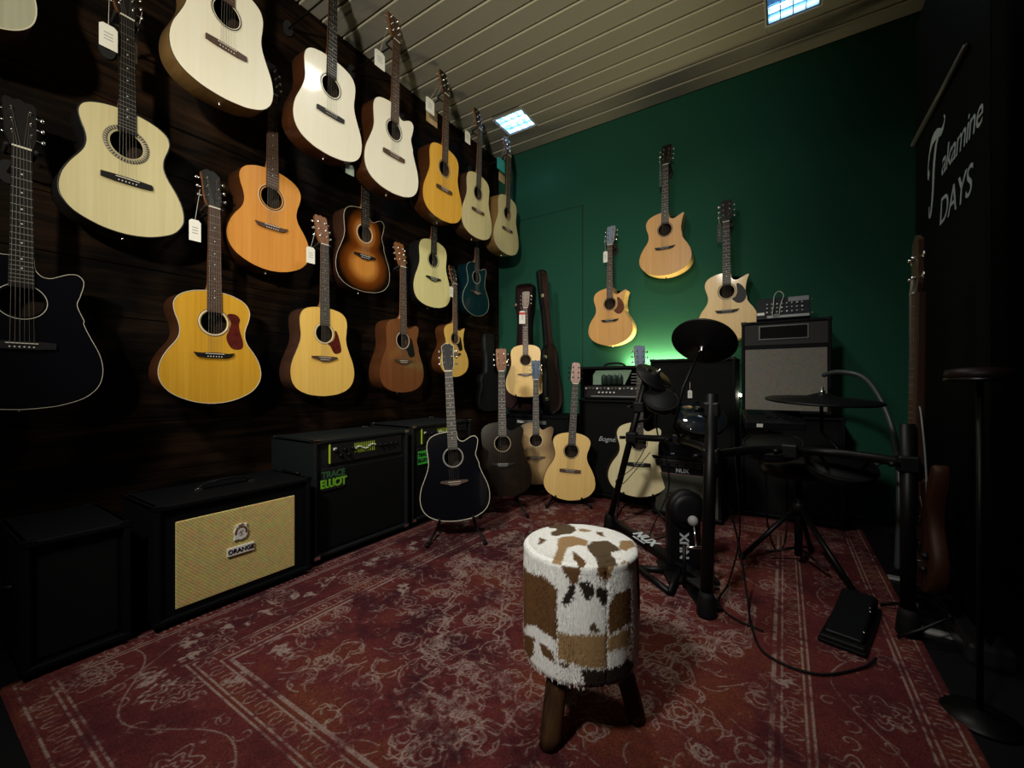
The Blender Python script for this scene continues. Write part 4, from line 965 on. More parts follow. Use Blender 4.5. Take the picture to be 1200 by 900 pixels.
# --- tall combo on a dark cabinet, right
cabinet('speaker_cabinet', (.035, 3.17, .004), 0, .55, .32, .672, 'black floor cabinet at right supporting the grey-grille combo amplifier', 'speaker cabinet', handle=False)
fa = cabinet('combo_amp', (.005, 3.14, .678), 0, .475, .27, .605, 'combo amplifier with grey cloth front and dark top window, right of the cymbal', 'amplifier', grille=(-.215, .03, .215, .425), gmat=GREYCLOTH, rim=.010, handle=False)
MB().box((-.228, .004, .450), (.228, .012, .585), 0, .003).build('upper_front', mat('upper_cloth', (.022, .022, .020), .8), fa)
fr = MB()
for a, c in (((-.14, .485), (.125, .492)), ((-.14, .568), (.125, .575)), ((-.14, .492), (-.133, .568)), ((.118, .492), (.125, .568))): fr.box((a[0], -.001, a[1]), (c[0], .006, c[1]))
fr.build('window_frame', mat('window_frame_grey', (.10, .10, .10), .4), fa)
MB().box((-.133, .001, .492), (.118, .006, .568)).build('window_panel', DARKCLOTH, fa)
MB().box((-.225, .003, .427), (.225, .012, .447), 0, .002).build('front_rail', TOLEX, fa)
# --- mixing desk on top
mx = empty('mixing_desk', (-.005, 3.17, 1.286), (0, 0, 0), 'small black mixing desk with knobs and cable on the combo amplifier', 'audio mixer')
T = Matrix.Rotation(rad(62), 4, 'X')
b = MB(); b.box((-.145, 0, 0), (.145, .165, .030), 0, .004); b.v = [tuple(T @ Vector(v)+Vector((0, .035, .002))) for v in b.v]; b.build('chassis', mat('mixer_grey', (.016, .018, .022), .5, spec=.2), mx)
b = MB(); b.tube([(-.13, .02, .004), (-.13, .12, .004), (-.13, .10, .10)], .004, 6); b.tube([(.13, .02, .004), (.13, .12, .004), (.13, .10, .10)], .004, 6); b.build('support', METAL_BLK, mx)
def onmix(x, y_, z_=.031): return T @ Vector((x, y_, z_))+Vector((0, .035, .002))
# upright face faces the room: the chassis top
for k in range(8):
    for j in range(3):
        p = onmix(-.085+k*.027, .045+j*.032)
        MB().lathe([(.006, 0), (.005, .009), (.003, .010)], 8, 0, Matrix.Translation(p) @ T).build('knob', PEARL if (k+j) % 4 == 0 else LETTER, mx)
MB().box((0, 0, 0), (1, 1, 1))
b = MB(); b.box((-.085, .004, .0302), (.14, .022, .032)); b.v = [tuple(T @ Vector(v)+Vector((0, .035, .002))) for v in b.v]; b.build('fader_strip', mat('strip_grey', (.32, .33, .34), .5), mx)
b = MB(); b.box((-.142, .030, .0302), (-.100, .050, .032)); b.v = [tuple(T @ Vector(v)+Vector((0, .035, .002))) for v in b.v]; b.build('label', PAPER, mx)
b = MB(); b.box((.03, .125, .0302), (.14, .160, .032)); b.v = [tuple(T @ Vector(v)+Vector((0, .035, .002))) for v in b.v]; b.build('output_panel', mat('panel_grey', (.22, .23, .24), .5), mx)
for y_, xs in ((.03, .158), (.135, .158)):
    MB().sphere(onmix(xs, y_, .02), .008, n=8).build('side_screw', CHROME, mx)
c0 = Vector((-.005, 3.17, 1.286))
cb = MB().tube(smooth_curve([c0+onmix(-.03, .03, .036), c0+onmix(-.055, .012, .05), c0+onmix(-.05, .09, .05), c0+onmix(-.045, .17, .05), c0+onmix(-.02, .205, .045), c0+onmix(.005, .17, .045), c0+onmix(-.008, .11, .04), c0+onmix(-.015, .06, .04), c0+onmix(-.02, .02, .04), c0+onmix(-.045, .016, .05)], 5), .0028, 6).build('patch_cable', mat('pale_cable', (.45, .47, .38), .5))
tag(rehome(cb, c0), 'thin pale patch cable looped over the mixing desk', 'cable')
# --- lit bulb between the cabinets
lb = empty('backlight_bulb', (-.262, 3.42, .70), label='small lit bulb glowing in the gap beside the grey-grille combo', cat='lamp')
MB().sphere((0, 0, .10), .011, n=14).build('bulb', mat('bulb_glow', (1, 1, .9), .4, emis=(1, .93, .72), es=30), lb)
MB().lathe([(.007, .07), (.008, .09)], 12).build('socket', PLASTIC, lb)
MB().tube([(0, 0, .07), (.0, .01, .02), (0, .05, 0)], .003, 6).build('flex', PLASTIC, lb)
# --- hard case standing open on the corner cabinet
PLUSH = mat('burgundy_plush', (.022, .003, .004), .9, bump=.4, bscale=200)
def case_outline(sc=1.0):
    P = [(0, 0), (.10, .003), (.18, .03), (.222, .10), (.225, .18), (.19, .29), (.165, .36), (.175, .44), (.150, .51), (.085, .545), (.062, .60), (.058, .80), (.075, .90), (.080, 1.08), (.060, 1.115), (0, 1.12)]
    P = [(x*(1.0 if z_ < .56 else 1.12), z_*1.085) for x, z_ in P]
    R_ = smooth_curve([(x, z_, 0) for x, z_ in P], 4)
    return [(p.x*sc, p.y) for p in R_]+[(-p.x*sc, p.y) for p in R_[::-1][1:-1]]
def case_half(root, depth, lining):
    L0 = case_outline(); n = len(L0); ins = inset(L0, .012)
    b = MB(); vs = []
    for lp, y_ in ((L0, 0), (L0, depth-.012), (inset(L0, .010), depth)): vs += [(x, y_, z_) for x, z_ in lp]
    fs = [(r*n+i, r*n+(i+1) % n, (r+1)*n+(i+1) % n, (r+1)*n+i) for r in range(2) for i in range(n)]; b.add(vs, fs, 0, True); b.add(vs[2*n:], [tuple(range(n))], 0)
    b.add([(x, 0, z_) for x, z_ in L0]+[(x, 0, z_) for x, z_ in ins], [(i, (i+1) % n, n+(i+1) % n, n+i) for i in range(n)], 0)
    b.build('case_shell', TOLEX, root)
    b = MB(); vs = [(x, .001, z_) for x, z_ in ins]+[(x, depth-.02, z_) for x, z_ in inset(L0, .018)]
    b.add(vs, [(i, (i+1) % n, n+(i+1) % n, n+i) for i in range(n)], 0, True); b.add(vs[n:], [tuple(range(n))], 0); b.build('lining', lining, root)
gc = empty('guitar_case', (-2.07, 3.36, CABZ+.004), (rad(-2.5), 0, rad(8)), 'open black guitar case lined in dark red plush behind the honey dreadnought', 'guitar case')
base_ = empty('case_base', (0, 0, 0)); base_.parent = gc; case_half(base_, .085, PLUSH)
BRASS = mat('brass_latch', (.85, .75, .55), .25, 1)
for z_, x in ((1.02, -.088), (.47, -.172), (.14, -.232)):
    MB().box((x-.022, -.006, z_-.012), (x+.012, .012, z_+.012), 0, .003).build('latch', BRASS, base_)
lid = empty('case_lid', (.40, -.16, .0), (rad(-3), rad(-11), rad(93))); lid.parent = gc
case_half(lid, .045, PLUSH)
for z_, x in ((1.00, -.080), (.50, -.160), (.16, -.225)):
    MB().box((x-.012, -.006, z_-.014), (x+.020, .016, z_+.014), 0, .003).build('latch', BRASS, lid)
# the dark soft bag hanging in the left corner
gb = MB(); L0 = [(x*.80, z_*.62) for x, z_ in case_outline()]
gb.prism(L0, 0, .07, 0, True)
gbo = gb.build('gig_bag', mat('bag_nylon', (.0025, .003, .004), .7, bump=.3, bscale=120))
gbo.location = (-2.375, 3.30, .62); gbo.rotation_euler = (rad(-2), 0, rad(88))
tag(gbo, 'black soft instrument bag leaning in the dark corner left of the open case', 'instrument bag')

# =================================================================== STOOL
def stool():
    cx, cy, r, zt, zb = -.453, 1.030, .150, .462, .174
    o = empty('cowhide_stool', (cx, cy, .004), label='round patchwork cowhide stool on three dark log legs', cat='stool')
    TOP = [('d', [(-.84,.42),(-.8,.49),(-.67,.53),(-.57,.67),(-.38,.61),(-.28,.45),(-.27,.22),(-.39,.1),(-.44,-.03),(-.56,-.04),(-.64,.11),(-.6,.24),(-.64,.36),(-.74,.29)]), ('t', [(-.27,.53),(-.2,.62),(-.01,.59),(-.09,.45),(-.21,.43)]), ('b', [(.06,.57),(.18,.65),(.24,.48),(.34,.41),(.23,.41),(.12,.47)]), ('t', [(-.36,-.17),(-.34,0),(-.2,.12),(-.04,.1),(.13,.05),(.2,-.17),(.06,-.23),(-.05,-.42),(.04,-.74),(.13,-.92),(.05,-.98),(-.03,-.88),(-.19,-.5)]), ('d', [(.2,-.17),(.2,.07),(.41,.26),(.61,.13),(.74,-.02),(.62,-.2),(.73,-.34),(.76,-.45),(.72,-.59),(.62,-.79),(.5,-.54),(.28,-.32)]), ('b', [(.08,-.5),(.21,-.57),(.39,-.71),(.47,-.89),(.37,-.87),(.2,-.73)]), ('b', [(-.69,-.23),(-.51,-.3),(-.51,-.48),(-.54,-.56)]), ('t', [(.59,.42),(.69,.48),(.79,.3),(.8,.02),(.68,.05)]), ('t', [(.74,-.62),(.78,-.36),(.87,-.22),(.93,-.4),(.8,-.77)])]
    SIDE = [('b', [(-52.4,.473),(-40.7,.471),(-40.5,.424),(-45.9,.428),(-50.9,.437)]), ('t', [(-41.2,.471),(-32.8,.478),(-19.2,.474),(-13.1,.463),(-13.1,.441),(-31.6,.457),(-37.4,.433),(-40.2,.429)]), ('b', [(-83.7,.464),(-75.7,.465),(-65.7,.46),(-66.2,.441),(-68.1,.425),(-72.8,.416),(-76.2,.423),(-82.7,.446)]), ('b', [(-148.2,.395),(-103.4,.418),(-87.3,.402),(-87.3,.278),(-103.4,.287),(-115.8,.286),(-148.2,.229)]), ('b', [(-107.1,.256),(-98.2,.256),(-90.4,.243),(-89.9,.222),(-103.4,.228)]), ('b', [(-148.2,.221),(-113.4,.259),(-115.8,.211),(-148.2,.148)]), ('k', [(-75.4,.415),(-69,.417),(-72.9,.381),(-80.7,.362),(-82.6,.373)]), ('k', [(-68.5,.418),(-59,.426),(-53.9,.412),(-54.6,.391),(-61.5,.383),(-65.3,.404)]), ('k', [(-53.1,.412),(-41.5,.409),(-41.5,.375),(-46,.368),(-52.6,.395)]), ('d', [(-59,.326),(-53.9,.332),(-48.6,.311),(-57.7,.31)]), ('t', [(-86.7,.3),(-41.8,.306),(-42.7,.225),(-61.5,.228),(-86.1,.236)]), ('k', [(-65.3,.225),(-41.8,.22),(-41.8,.18),(-61.5,.183)]), ('k', [(-41.8,.22),(-15.9,.228),(-4.6,.198),(-20.3,.161),(-41.8,.173)]), ('d', [(-87.5,.228),(-74.1,.231),(-79.3,.219)]), ('b', [(-40.4,.367),(-34.4,.392),(-13.5,.395),(-13.5,.312),(-31.2,.306),(-41,.301)]), ('t', [(-41,.298),(-13.5,.304),(-15.9,.256),(-41.8,.263)]),
            ('b', [(0,.44),(30,.46),(45,.38),(20,.30),(2,.33)]), ('t', [(50,.40),(90,.43),(95,.28),(60,.25)]), ('d', [(100,.46),(140,.45),(135,.36),(105,.38)]), ('b', [(110,.30),(170,.34),(165,.21),(120,.20)]), ('k', [(10,.24),(45,.22),(40,.19),(8,.19)])]
    TOP = [(k, [(x*1.12, y_*1.12) if math.hypot(x, y_) > .84 else (x, y_) for x, y_ in P]) for k, P in TOP]
    SIDE = [(k, [(t_, z_+.03 if z_ > .455 else (z_-.02 if z_ < .19 else z_)) for t_, z_ in P]) for k, P in SIDE]
    COL = {'w': (.88, .88, .84), 'b': (.13, .062, .022), 't': (.34, .21, .095), 'd': (.095, .060, .030), 'k': (.022, .013, .010)}
    def inside(x, y_, P):
        c = False; n = len(P); j = n-1
        for i in range(n):
            if (P[i][1] > y_) != (P[j][1] > y_) and x < (P[j][0]-P[i][0])*(y_-P[i][1])/(P[j][1]-P[i][1])+P[i][0]: c = not c
            j = i
        return c
    rn = random.Random(3)
    def colour(x, y_, z_, top_):
        j = .05 if top_ else 0
        if top_:
            a, b_ = x/r+rn.gauss(0, .012), y_/r+rn.gauss(0, .012)
            for k, P in TOP:
                if inside(a, b_, P): return COL[k]
            return COL['w']
        th = math.degrees(math.atan2(y_, x))+rn.gauss(0, .8); zz = z_+rn.gauss(0, .0022)
        if th > 178: th -= 360
        for k, P in SIDE:
            if inside(th, zz, P): return COL[k]
        return COL['w']
    # drum surface: fine mesh, coloured per vertex by its patches
    nT = 300; prof = [(r*.90, zb, 0), (r*.96, zb+.004, 0), (r*.985, zb+.015, 0)]
    for k in range(1, 56): prof.append((r*(.985+.022*sin(PI*k/56)), zb+.015+(zt-zb-.032)*k/56, 0))
    for k in range(1, 7): a = PI/2*k/6; prof.append((r-.016+.016*cos(a), zt-.017+.017*sin(a), 1 if k > 2 else 0))
    for k in range(1, 44): prof.append(((r-.016)*(1-k/44)+.0005, zt+.003*sin(PI/2*k/44), 1))
    seams = [math.radians(a) for a in (-87.6, -42, 3, 48, 93, 138, -177, -133)]
    vs = []; cols = []
    for rr_, z_, tp in prof:
        for k in range(nT):
            a = 2*PI*k/nT; q = rr_*(1+.006*sin(a*5+z_*20)+.004*sin(a*11))
            if not tp or rr_ > r*.9:
                dmin = min(abs((a-s_+PI) % (2*PI)-PI) for s_ in seams); q -= .0035*math.exp(-(dmin/.02)**2)
            vs.append((q*cos(a), q*sin(a), z_-.004)); cols.append(colour(q*cos(a), q*sin(a), z_, tp))
    n = nT; m = len(prof)
    fs = [(i*n+k, i*n+(k+1) % n, (i+1)*n+(k+1) % n, (i+1)*n+k) for i in range(m-1) for k in range(n)]+[tuple(range(n))[::-1], tuple((m-1)*n+k for k in range(n))]
    me = bpy.data.meshes.new('hide_cover'); me.from_pydata(vs, [], fs)
    ca = me.color_attributes.new('hide', 'FLOAT_COLOR', 'POINT'); ca.data.foreach_set('color', np.array([(*c, 1) for c in cols], dtype=np.float32).ravel())
    for p in me.polygons: p.use_smooth = True
    hm, t, b = newmat('cowhide'); N = t.nodes; L = t.links
    a = N.new('ShaderNodeAttribute'); a.attribute_name = 'hide'; tc = N.new('ShaderNodeTexCoord'); mp = N.new('ShaderNodeMapping'); mp.inputs['Scale'].default_value = (420, 420, 60)
    no = N.new('ShaderNodeTexNoise'); no.inputs['Scale'].default_value = 1; no.inputs['Detail'].default_value = 3
    L.new(tc.outputs['Object'], mp.inputs[0]); L.new(mp.outputs[0], no.inputs['Vector'])
    mr = N.new('ShaderNodeMapRange'); mr.inputs[1].default_value = .3; mr.inputs[2].default_value = .7; mr.inputs[3].default_value = .78; mr.inputs[4].default_value = 1.18
    L.new(no.outputs[0], mr.inputs[0]); sc = N.new('ShaderNodeVectorMath'); sc.operation = 'SCALE'
    L.new(a.outputs['Color'], sc.inputs[0]); L.new(mr.outputs[0], sc.inputs['Scale']); L.new(sc.outputs[0], b.inputs['Base Color'])
    b.inputs['Roughness'].default_value = .75; b.inputs['Specular IOR Level'].default_value = .25
    me.materials.append(hm)
    hc = bpy.data.objects.new('hide_cover', me); C.objects.link(hc); hc.parent = o
    # short hair lying downwards on the side, outwards on the top
    V = []; F = []; CC = []
    def hair(p, nrm, dr, ln, wd, col):
        sd = nrm.cross(dr).normalized()*wd; i = len(V)
        tip = p+dr*ln+nrm*ln*.22
        V.extend([p-sd, p+sd, p+dr*ln*.55+nrm*ln*.2+sd*.6, p+dr*ln*.55+nrm*ln*.2-sd*.6, tip]); F.extend([(i, i+1, i+2, i+3), (i+3, i+2, i+4)]); CC.extend([col]*5)
    for k in range(17000):
        a = rn.uniform(0, 2*PI); z_ = rn.uniform(zb+.004, zt-.004); q = r*(.99+.02*sin(PI*(z_-zb)/(zt-zb)))
        nrm = Vector((cos(a), sin(a), 0)); dr = Vector((rn.gauss(0, .22)*-sin(a), rn.gauss(0, .22)*cos(a), -1)).normalized()
        p = Vector((q*cos(a), q*sin(a), z_-.004))-nrm*.001
        c = colour(p.x, p.y, z_, False); f_ = rn.uniform(.75, 1.15); hair(p, nrm, dr, rn.uniform(.004, .0075), .0005, tuple(min(1, x*f_) for x in c))
    for k in range(9000):
        a = rn.uniform(0, 2*PI); q = (r-.006)*math.sqrt(rn.random()); p = Vector((q*cos(a), q*sin(a), zt-.004-(.006 if q > r-.016 else 0)))
        g_ = Vector((.3, -.9, 0)) if q < .11 else Vector((cos(a), sin(a), -.2))
        dr = (g_+Vector((rn.gauss(0, .3), rn.gauss(0, .3), 0))).normalized()
        c = colour(p.x, p.y, zt, True); f_ = rn.uniform(.8, 1.12); hair(p, Vector((0, 0, 1)), dr, rn.uniform(.005, .009), .0005, tuple(min(1, x*f_) for x in c))
    hm_ = bpy.data.meshes.new('hide_hair'); hm_.from_pydata(V, [], F)
    ca = hm_.color_attributes.new('hide', 'FLOAT_COLOR', 'POINT'); ca.data.foreach_set('color', np.array([(*c, 1) for c in CC], dtype=np.float32).ravel())
    hm_.materials.append(hm); hh = bpy.data.objects.new('hide_hair', hm_); C.objects.link(hh); hh.parent = o; hh['kind'] = 'stuff'
    # legs: split logs, splayed
    LG_ = wood('log_leg', (.010, .005, .003), (.085, .038, .014), .6, (60, 60, 3), 0, spec=.2)
    F_ = Vector((-sin(YAW), cos(YAW), 0)); R_ = Vector((cos(YAW), sin(YAW), 0))
    for dx, dz in ((-.092, -.098), (.145, -.018), (-.055, .125)):
        d = (R_*dx+F_*dz); a = MB(); foot = d; head = d*.66+Vector((0, 0, zb+.02)); ax = (head-foot).normalized()
        s1 = ax.cross(Vector((0, 0, 1))).normalized(); s2 = ax.cross(s1)
        vs = []; K = 16
        for i in range(9):
            t_ = i/8; c = foot.lerp(head, t_)
            for k in range(K):
                an = 2*PI*k/K; q = .027*(1+.06*sin(3*an+t_*3)+.03*sin(7*an)); q *= .97 if i == 0 else 1
                e_ = c+s1*q*cos(an)+s2*q*sin(an)*.85
                if i == 0: e_.z = .0
                vs.append(e_)
        a.add(vs, [(i*K+k, i*K+(k+1) % K, (i+1)*K+(k+1) % K, (i+1)*K+k) for i in range(8) for k in range(K)]+[tuple(range(K)), tuple(8*K+k for k in range(K))], 0, True)
        a.build('leg', LG_, o)
    MB().lathe([(.115, zb-.006), (.125, zb-.002), (.125, zb+.012)], 32).build('seat_board', ROSE_SIDE, o)
stool()

# =================================================================== DRUM KIT
def bar(o, name, pts, r, m=METAL_BLK, n=10): return MB().tube([Vector(p)-o.location for p in pts], r, n).build(name, m, o)
zr = .004
RL = Vector((-.885, 2.45, zr)); RR = Vector((-.245, 1.73, zr)); R3 = Vector((.367, 1.985, zr))
dr = empty('drum_rack', RR, label='black tubular drum rack with thick rubber-footed posts at right', cat='drum rack')
LT = atD(760, 432, 2.30); RT = Vector((-.235, 1.80, .84)); T3 = Vector((.365, 1.99, .74))
bar(dr, 'post', [RL+Vector((0, 0, .05)), LT], .019, n=14); bar(dr, 'post', [RR+Vector((0, 0, .05)), RT], .023, n=14); bar(dr, 'post', [R3+Vector((0, 0, .05)), T3], .022, n=14)
for p in (RL, RR, R3):
    q = p-dr.location
    MB().lathe([(.034, 0), (.036, .01), (.030, .07), (.025, .09)], 16, 0, Matrix.Translation(q)).build('rubber_foot', RUBBER, dr)
HB = atD(745, 513, 2.38); HB2 = Vector((-.238, 1.79, .62))
def onpost(a, b, z_): t = (z_-a.z)/(b.z-a.z); return a+(b-a)*t
a1 = onpost(RL, LT, .575); a2 = Vector((-.238, 1.792, .60)); a3 = Vector((.366, 1.988, .60))
mid = Vector((-.46, 2.30, .59))
bar(dr, 'cross_bar', smooth_curve([a1, (a1+mid)/2, mid, Vector((-.30, 2.02, .60)), a2], 5), .018)
bar(dr, 'cross_bar', smooth_curve([a2, Vector((-.10, 2.05, .60)), Vector((.12, 2.15, .60)), Vector((.28, 2.08, .60)), a3], 5), .018)
for p in (a1, a2, a3, mid, Vector((.02, 2.10, .60)), onpost(RL, LT, .75), Vector((-.236, 1.80, .78))):
    q = Vector(p)-dr.location
    MB().box(q-Vector((.030, .026, .030)), q+Vector((.030, .026, .030)), 0, .008).build('clamp', PLASTIC, dr)
    MB().tube([q+Vector((-.03, -.028, 0)), q+Vector((-.055, -.045, 0))], .009, 8).build('wing_bolt', METAL_BLK, dr)
# floor bar with lettering
fb0 = RL+Vector((.01, .05, .03)); fb1 = RR+Vector((-.01, .20, .03))
dv = (fb1-fb0); dl = dv.length; dn = dv.normalized(); up = Vector((0, 0, 1)); sdv = dn.cross(up)
b = MB(); hw = .026
pts = []
for t_ in (0, 1):
    c = fb0+dv*t_-dr.location
    for s1, s2 in ((-1, -1), (1, -1), (1, .6), (.6, 1), (-.6, 1), (-1, .6)): pts.append(c+sdv*hw*s1+up*.018*s2)
b.add(pts, [tuple(range(6))[::-1], tuple(range(6, 12))]+[(i, (i+1) % 6, 6+(i+1) % 6, 6+i) for i in range(6)]); fbo = b.build('floor_bar', METAL_BLK, dr)
WHT = mat('white_lettering', (.62, .68, .70), .5)
text_mesh('NUX', .085, WHT, fbo, frame(fb0+dv*.42-dr.location+up*.0195, dn, up.cross(dn)), bold=.0035, space=1.0, shear=-.15)
text_mesh('DIGITAL DRUM', .016, WHT, fbo, frame(fb0+dv*.42-dr.location+up*.0195-up.cross(dn)*.045, dn, up.cross(dn)), bold=.0006)
tb = empty('unused', (0, 0, 0)); bpy.data.objects.remove(tb)

def pad(c, nrm, r, h, label, name='drum_pad', top_m=None, post=None, cat='drum pad', gloss=False):
    c = Vector(c); o = empty(name, c, label=label, cat=cat, group='pads of the electronic drum kit')
    Q = Vector(nrm).normalized().to_track_quat('Z', 'Y').to_matrix().to_4x4()
    MB().lathe([(r*.55, -h), (r*.92, -h*.8), (r, -h*.5), (r, 0), (r-.006, .004)], 40, 0, Q).build('pad_shell', PLASTIC, o)
    MB().lathe([(r-.010, .0035), (r-.012, .006), (.002, .0065)], 40, 0, Q).build('drum_head', top_m or mat('mesh_head', (.004, .0045, .005), .6, spec=.2), o)
    MB().lathe([(r+.003, -.006), (r+.006, .0), (r+.003, .007), (r-.006, .008), (r-.008, .003)], 40, 0, Q, caps=False).build('rim', RUBBER, o)
    if post is not None:
        q = Vector(post)-c; s0 = Q @ Vector((0, 0, -h))
        MB().tube([s0, (s0+q)*.5+Vector((0, 0, -.03)), q], .008, 8).build('mounting_arm', CHROME if gloss else METAL_BLK, o)
    return o
def cymbal(c, nrm, r, label, stand_to, name='cymbal_pad'):
    c = Vector(c); o = empty(name, c, label=label, cat='cymbal pad', group='cymbal pads of the electronic drum kit')
    Q = Vector(nrm).normalized().to_track_quat('Z', 'Y').to_matrix().to_4x4()
    MB().lathe([(.012, .0), (r*.98, -.020), (r, -.014), (r*.97, -.009), (r*.30, .004), (r*.22, .010), (r*.10, .020), (.008, .021)], 48, 0, Q).build('cymbal_disc', mat('cymbal_rubber', (.003, .003, .0035), .45, spec=.25), o)
    MB().lathe([(.012, .020), (.013, .030), (.006, .036), (.006, .048), (.002, .05)], 12, 0, Q).build('wing_nut', CHROME, o)
    P = [Vector(p)-c for p in stand_to]
    MB().tube([Q @ Vector((0, 0, -.03)), *P], .0075, 8).build('boom_arm', METAL_BLK, o)
    MB().tube([Q @ Vector((0, 0, -.022)), P[0].lerp(Q @ Vector((0, 0, -.03)), .35)], .005, 8).build('cymbal_rod', CHROME, o)
    return o
vd = lambda px, py: -ray(px, py).normalized()
cymbal(atD(824, 403, 2.05), (-.093, -.776, -.90), .152, 'round black cymbal pad tilted high in front of the green wall', [atD(800, 455, 2.05), atD(790, 500, 2.05), mid+Vector((0, 0, .02))])
cymbal(atD(768, 440, 2.28), (.65, -.30, .75), .11, 'smaller black cymbal pad by the headstock of the blond guitar', [atD(790, 458, 2.2), onpost(RL, LT, .74)])
cymbal(atD(963, 466, 1.92), (.04, -.06, 1), .225, 'flat wide black cymbal pad in front of the combo grille', [atD(963, 506, 1.92), atD(990, 535, 1.90), atD(1010, 552, 1.75), Vector((.28, 2.08, .60))])
PC = atD(820, 489, 2.12)
pad(PC, (Vector((0, 0, EYE))-PC).normalized()+(Vector((.05, 3.02, CEIL))-PC).normalized(), .125, .045, 'round drum pad reflecting blue light beside the rack post', post=mid, gloss=True, top_m=mat('glossy_head', (.01, .014, .02), .04, spec=1, coat=1))
pad(atD(775, 468, 2.18), (.25, -.6, .75), .085, .045, 'small tilted drum pad mounted on the left rack post', post=onpost(RL, LT, .66))
pad(atD(905, 520, 1.85), (-.05, -.30, .95), .115, .05, 'drum pad mounted right of the centre post, below the sound module', post=Vector((-.10, 2.05, .60)))
pad(atD(985, 545, 1.80), (.10, -.35, .93), .125, .05, 'drum pad at the right end of the rack beneath the flat cymbal pad', post=Vector((.12, 2.15, .60)))
# sound module
mo = atD(905, 492, 1.95); dm = empty('drum_module', mo, (rad(20), 0, rad(12)), 'flat black drum sound module with small white label on the rack', 'sound module')
MB().box((-.12, -.07, -.02), (.12, .07, .02), 0, .006).build('housing', mat('module_black', (.006, .0065, .008), .45, spec=.3), dm)
MB().box((-.075, -.0715, -.006), (-.050, -.0700, .010)).build('label', PAPER, dm)
for k in range(4): MB().lathe([(.008, .02), (.007, .028)], 12, 0, Matrix.Translation((-.02+k*.03, -.02, 0))).build('knob', RUBBER, dm)
MB().box((-.10, .01, .0195), (-.03, .055, .0215)).build('screen', BLACK_GLOSS, dm)
MB().tube([(0, 0, -.02), (0, .03, -.06), Vector((-.02, .04, -.10))], .008, 8).build('mounting_arm', METAL_BLK, dm)
# kick pad and pedal
KP = Vector((-.40, 2.10, zr)); kp = empty('kick_pad', KP, (0, 0, rad(28)), 'black kick drum tower with round pad on the rug', 'kick pad')
MB().box((-.075, -.03, .02), (.075, .03, .36), 0, .012).build('tower', PLASTIC, kp)
MB().lathe([(.078, -.03), (.085, -.02), (.085, .02), (.075, .03)], 36, 0, Matrix.Translation((0, -.035, .30)) @ Matrix.Rotation(PI/2, 4, 'X')).build('pad_shell', PLASTIC, kp)
MB().lathe([(.066, 0), (.064, .006), (.04, .009)], 36, 0, Matrix.Translation((0, -.064, .30)) @ Matrix.Rotation(PI/2, 4, 'X')).build('drum_head', mat('kick_head', (.005, .005, .006), .5, spec=.25), kp)
text_mesh('NUX', .055, LETTER, kp, frame((0, -.031, .12), (0, 0, 1), (-1, 0, 0)), bold=.002)
MB().box((-.11, -.16, 0), (.11, .06, .02), 0, .006).build('base_plate', METAL_BLK, kp)
bar(kp, 'brace', [KP+Vector((0, 0, .20)), KP+Vector((.0, .0, .2))+Vector((.03, -.02, -.1))], .01)
kd = empty('kick_pedal', KP+Vector((.075, -.155, .0)), (0, 0, rad(28)), 'kick pedal in front of the kick drum tower', 'pedal')
MB().box((-.045, -.20, .0), (.045, -.02, .014), 0, .004).build('base_plate', METAL_BLK, kd)
b = MB(); b.box((-.038, -.18, 0), (.038, -.0, .012), 0, .004); b.v = [tuple(Matrix.Translation((0, -.01, .03)) @ (Matrix.Rotation(rad(-14), 4, 'X') @ Vector(v))) for v in b.v]; b.build('footboard', mat('pedal_metal', (.05, .05, .055), .3, .6), kd)
for sx in (-1, 1): MB().tube([(sx*.05, -.03, .01), (sx*.05, -.03, .19)], .008, 8).build('side_post', METAL_BLK, kd)
MB().tube([(-.05, -.03, .18), (.05, -.03, .18)], .007, 8).build('axle', CHROME, kd)
MB().tube([(0, -.03, .18), (0, .00, .27)], .004, 8).build('beater_rod', CHROME, kd); MB().sphere((0, .012, .28), .022, n=14, sc=(1, 1.1, 1)).build('beater', PAPER_D, kd)
# triangular floor frame left of the tower
tf = empty('rack_brace', (-.56, 1.97, zr), label='flat black triangular brace lying on the rug under the rack bar', cat='brace')
tri = [Vector((-.57, 1.955, .022)), Vector((-.395, 1.80, .022)), Vector((-.40, 2.03, .022))]
for i in range(3): bar(tf, 'brace_bar', [tri[i], tri[(i+1) % 3]], .014)
# throne
TH = Vector((.06, 2.44, zr)); th = empty('drum_throne', TH, label='black round drum throne on a folding tripod at the right', cat='stool')
MB().lathe([(.12, .43), (.155, .44), (.165, .46), (.165, .485), (.15, .505), (.05, .512)], 40).build('seat', mat('vinyl_black', (.003, .003, .0035), .35, spec=.3), th)
MB().tube([(0, 0, .05), (0, 0, .43)], .017, 12).build('pole', METAL_BLK, th); MB().lathe([(.026, .25), (.028, .30), (.022, .31)], 14).build('height_collar', PLASTIC, th)
for fx, fy in ((-.175, 2.385), (.12, 2.70), (.25, 2.215)):
    d = Vector((fx, fy, .014))-TH
    lg = MB().tube([Vector((0, 0, .27))+Vector((d.x, d.y, 0)).normalized()*.02, d], .012, 8).build('leg', METAL_BLK, th)
    MB().tube([Vector((0, 0, .09)), d*.55+Vector((0, 0, .045))], .006, 6).build('stay', METAL_BLK, lg)
    MB().sphere(d+Vector((0, 0, .004)), .018, n=10, sc=(1, 1, .9)).build('rubber_foot', RUBBER, lg)
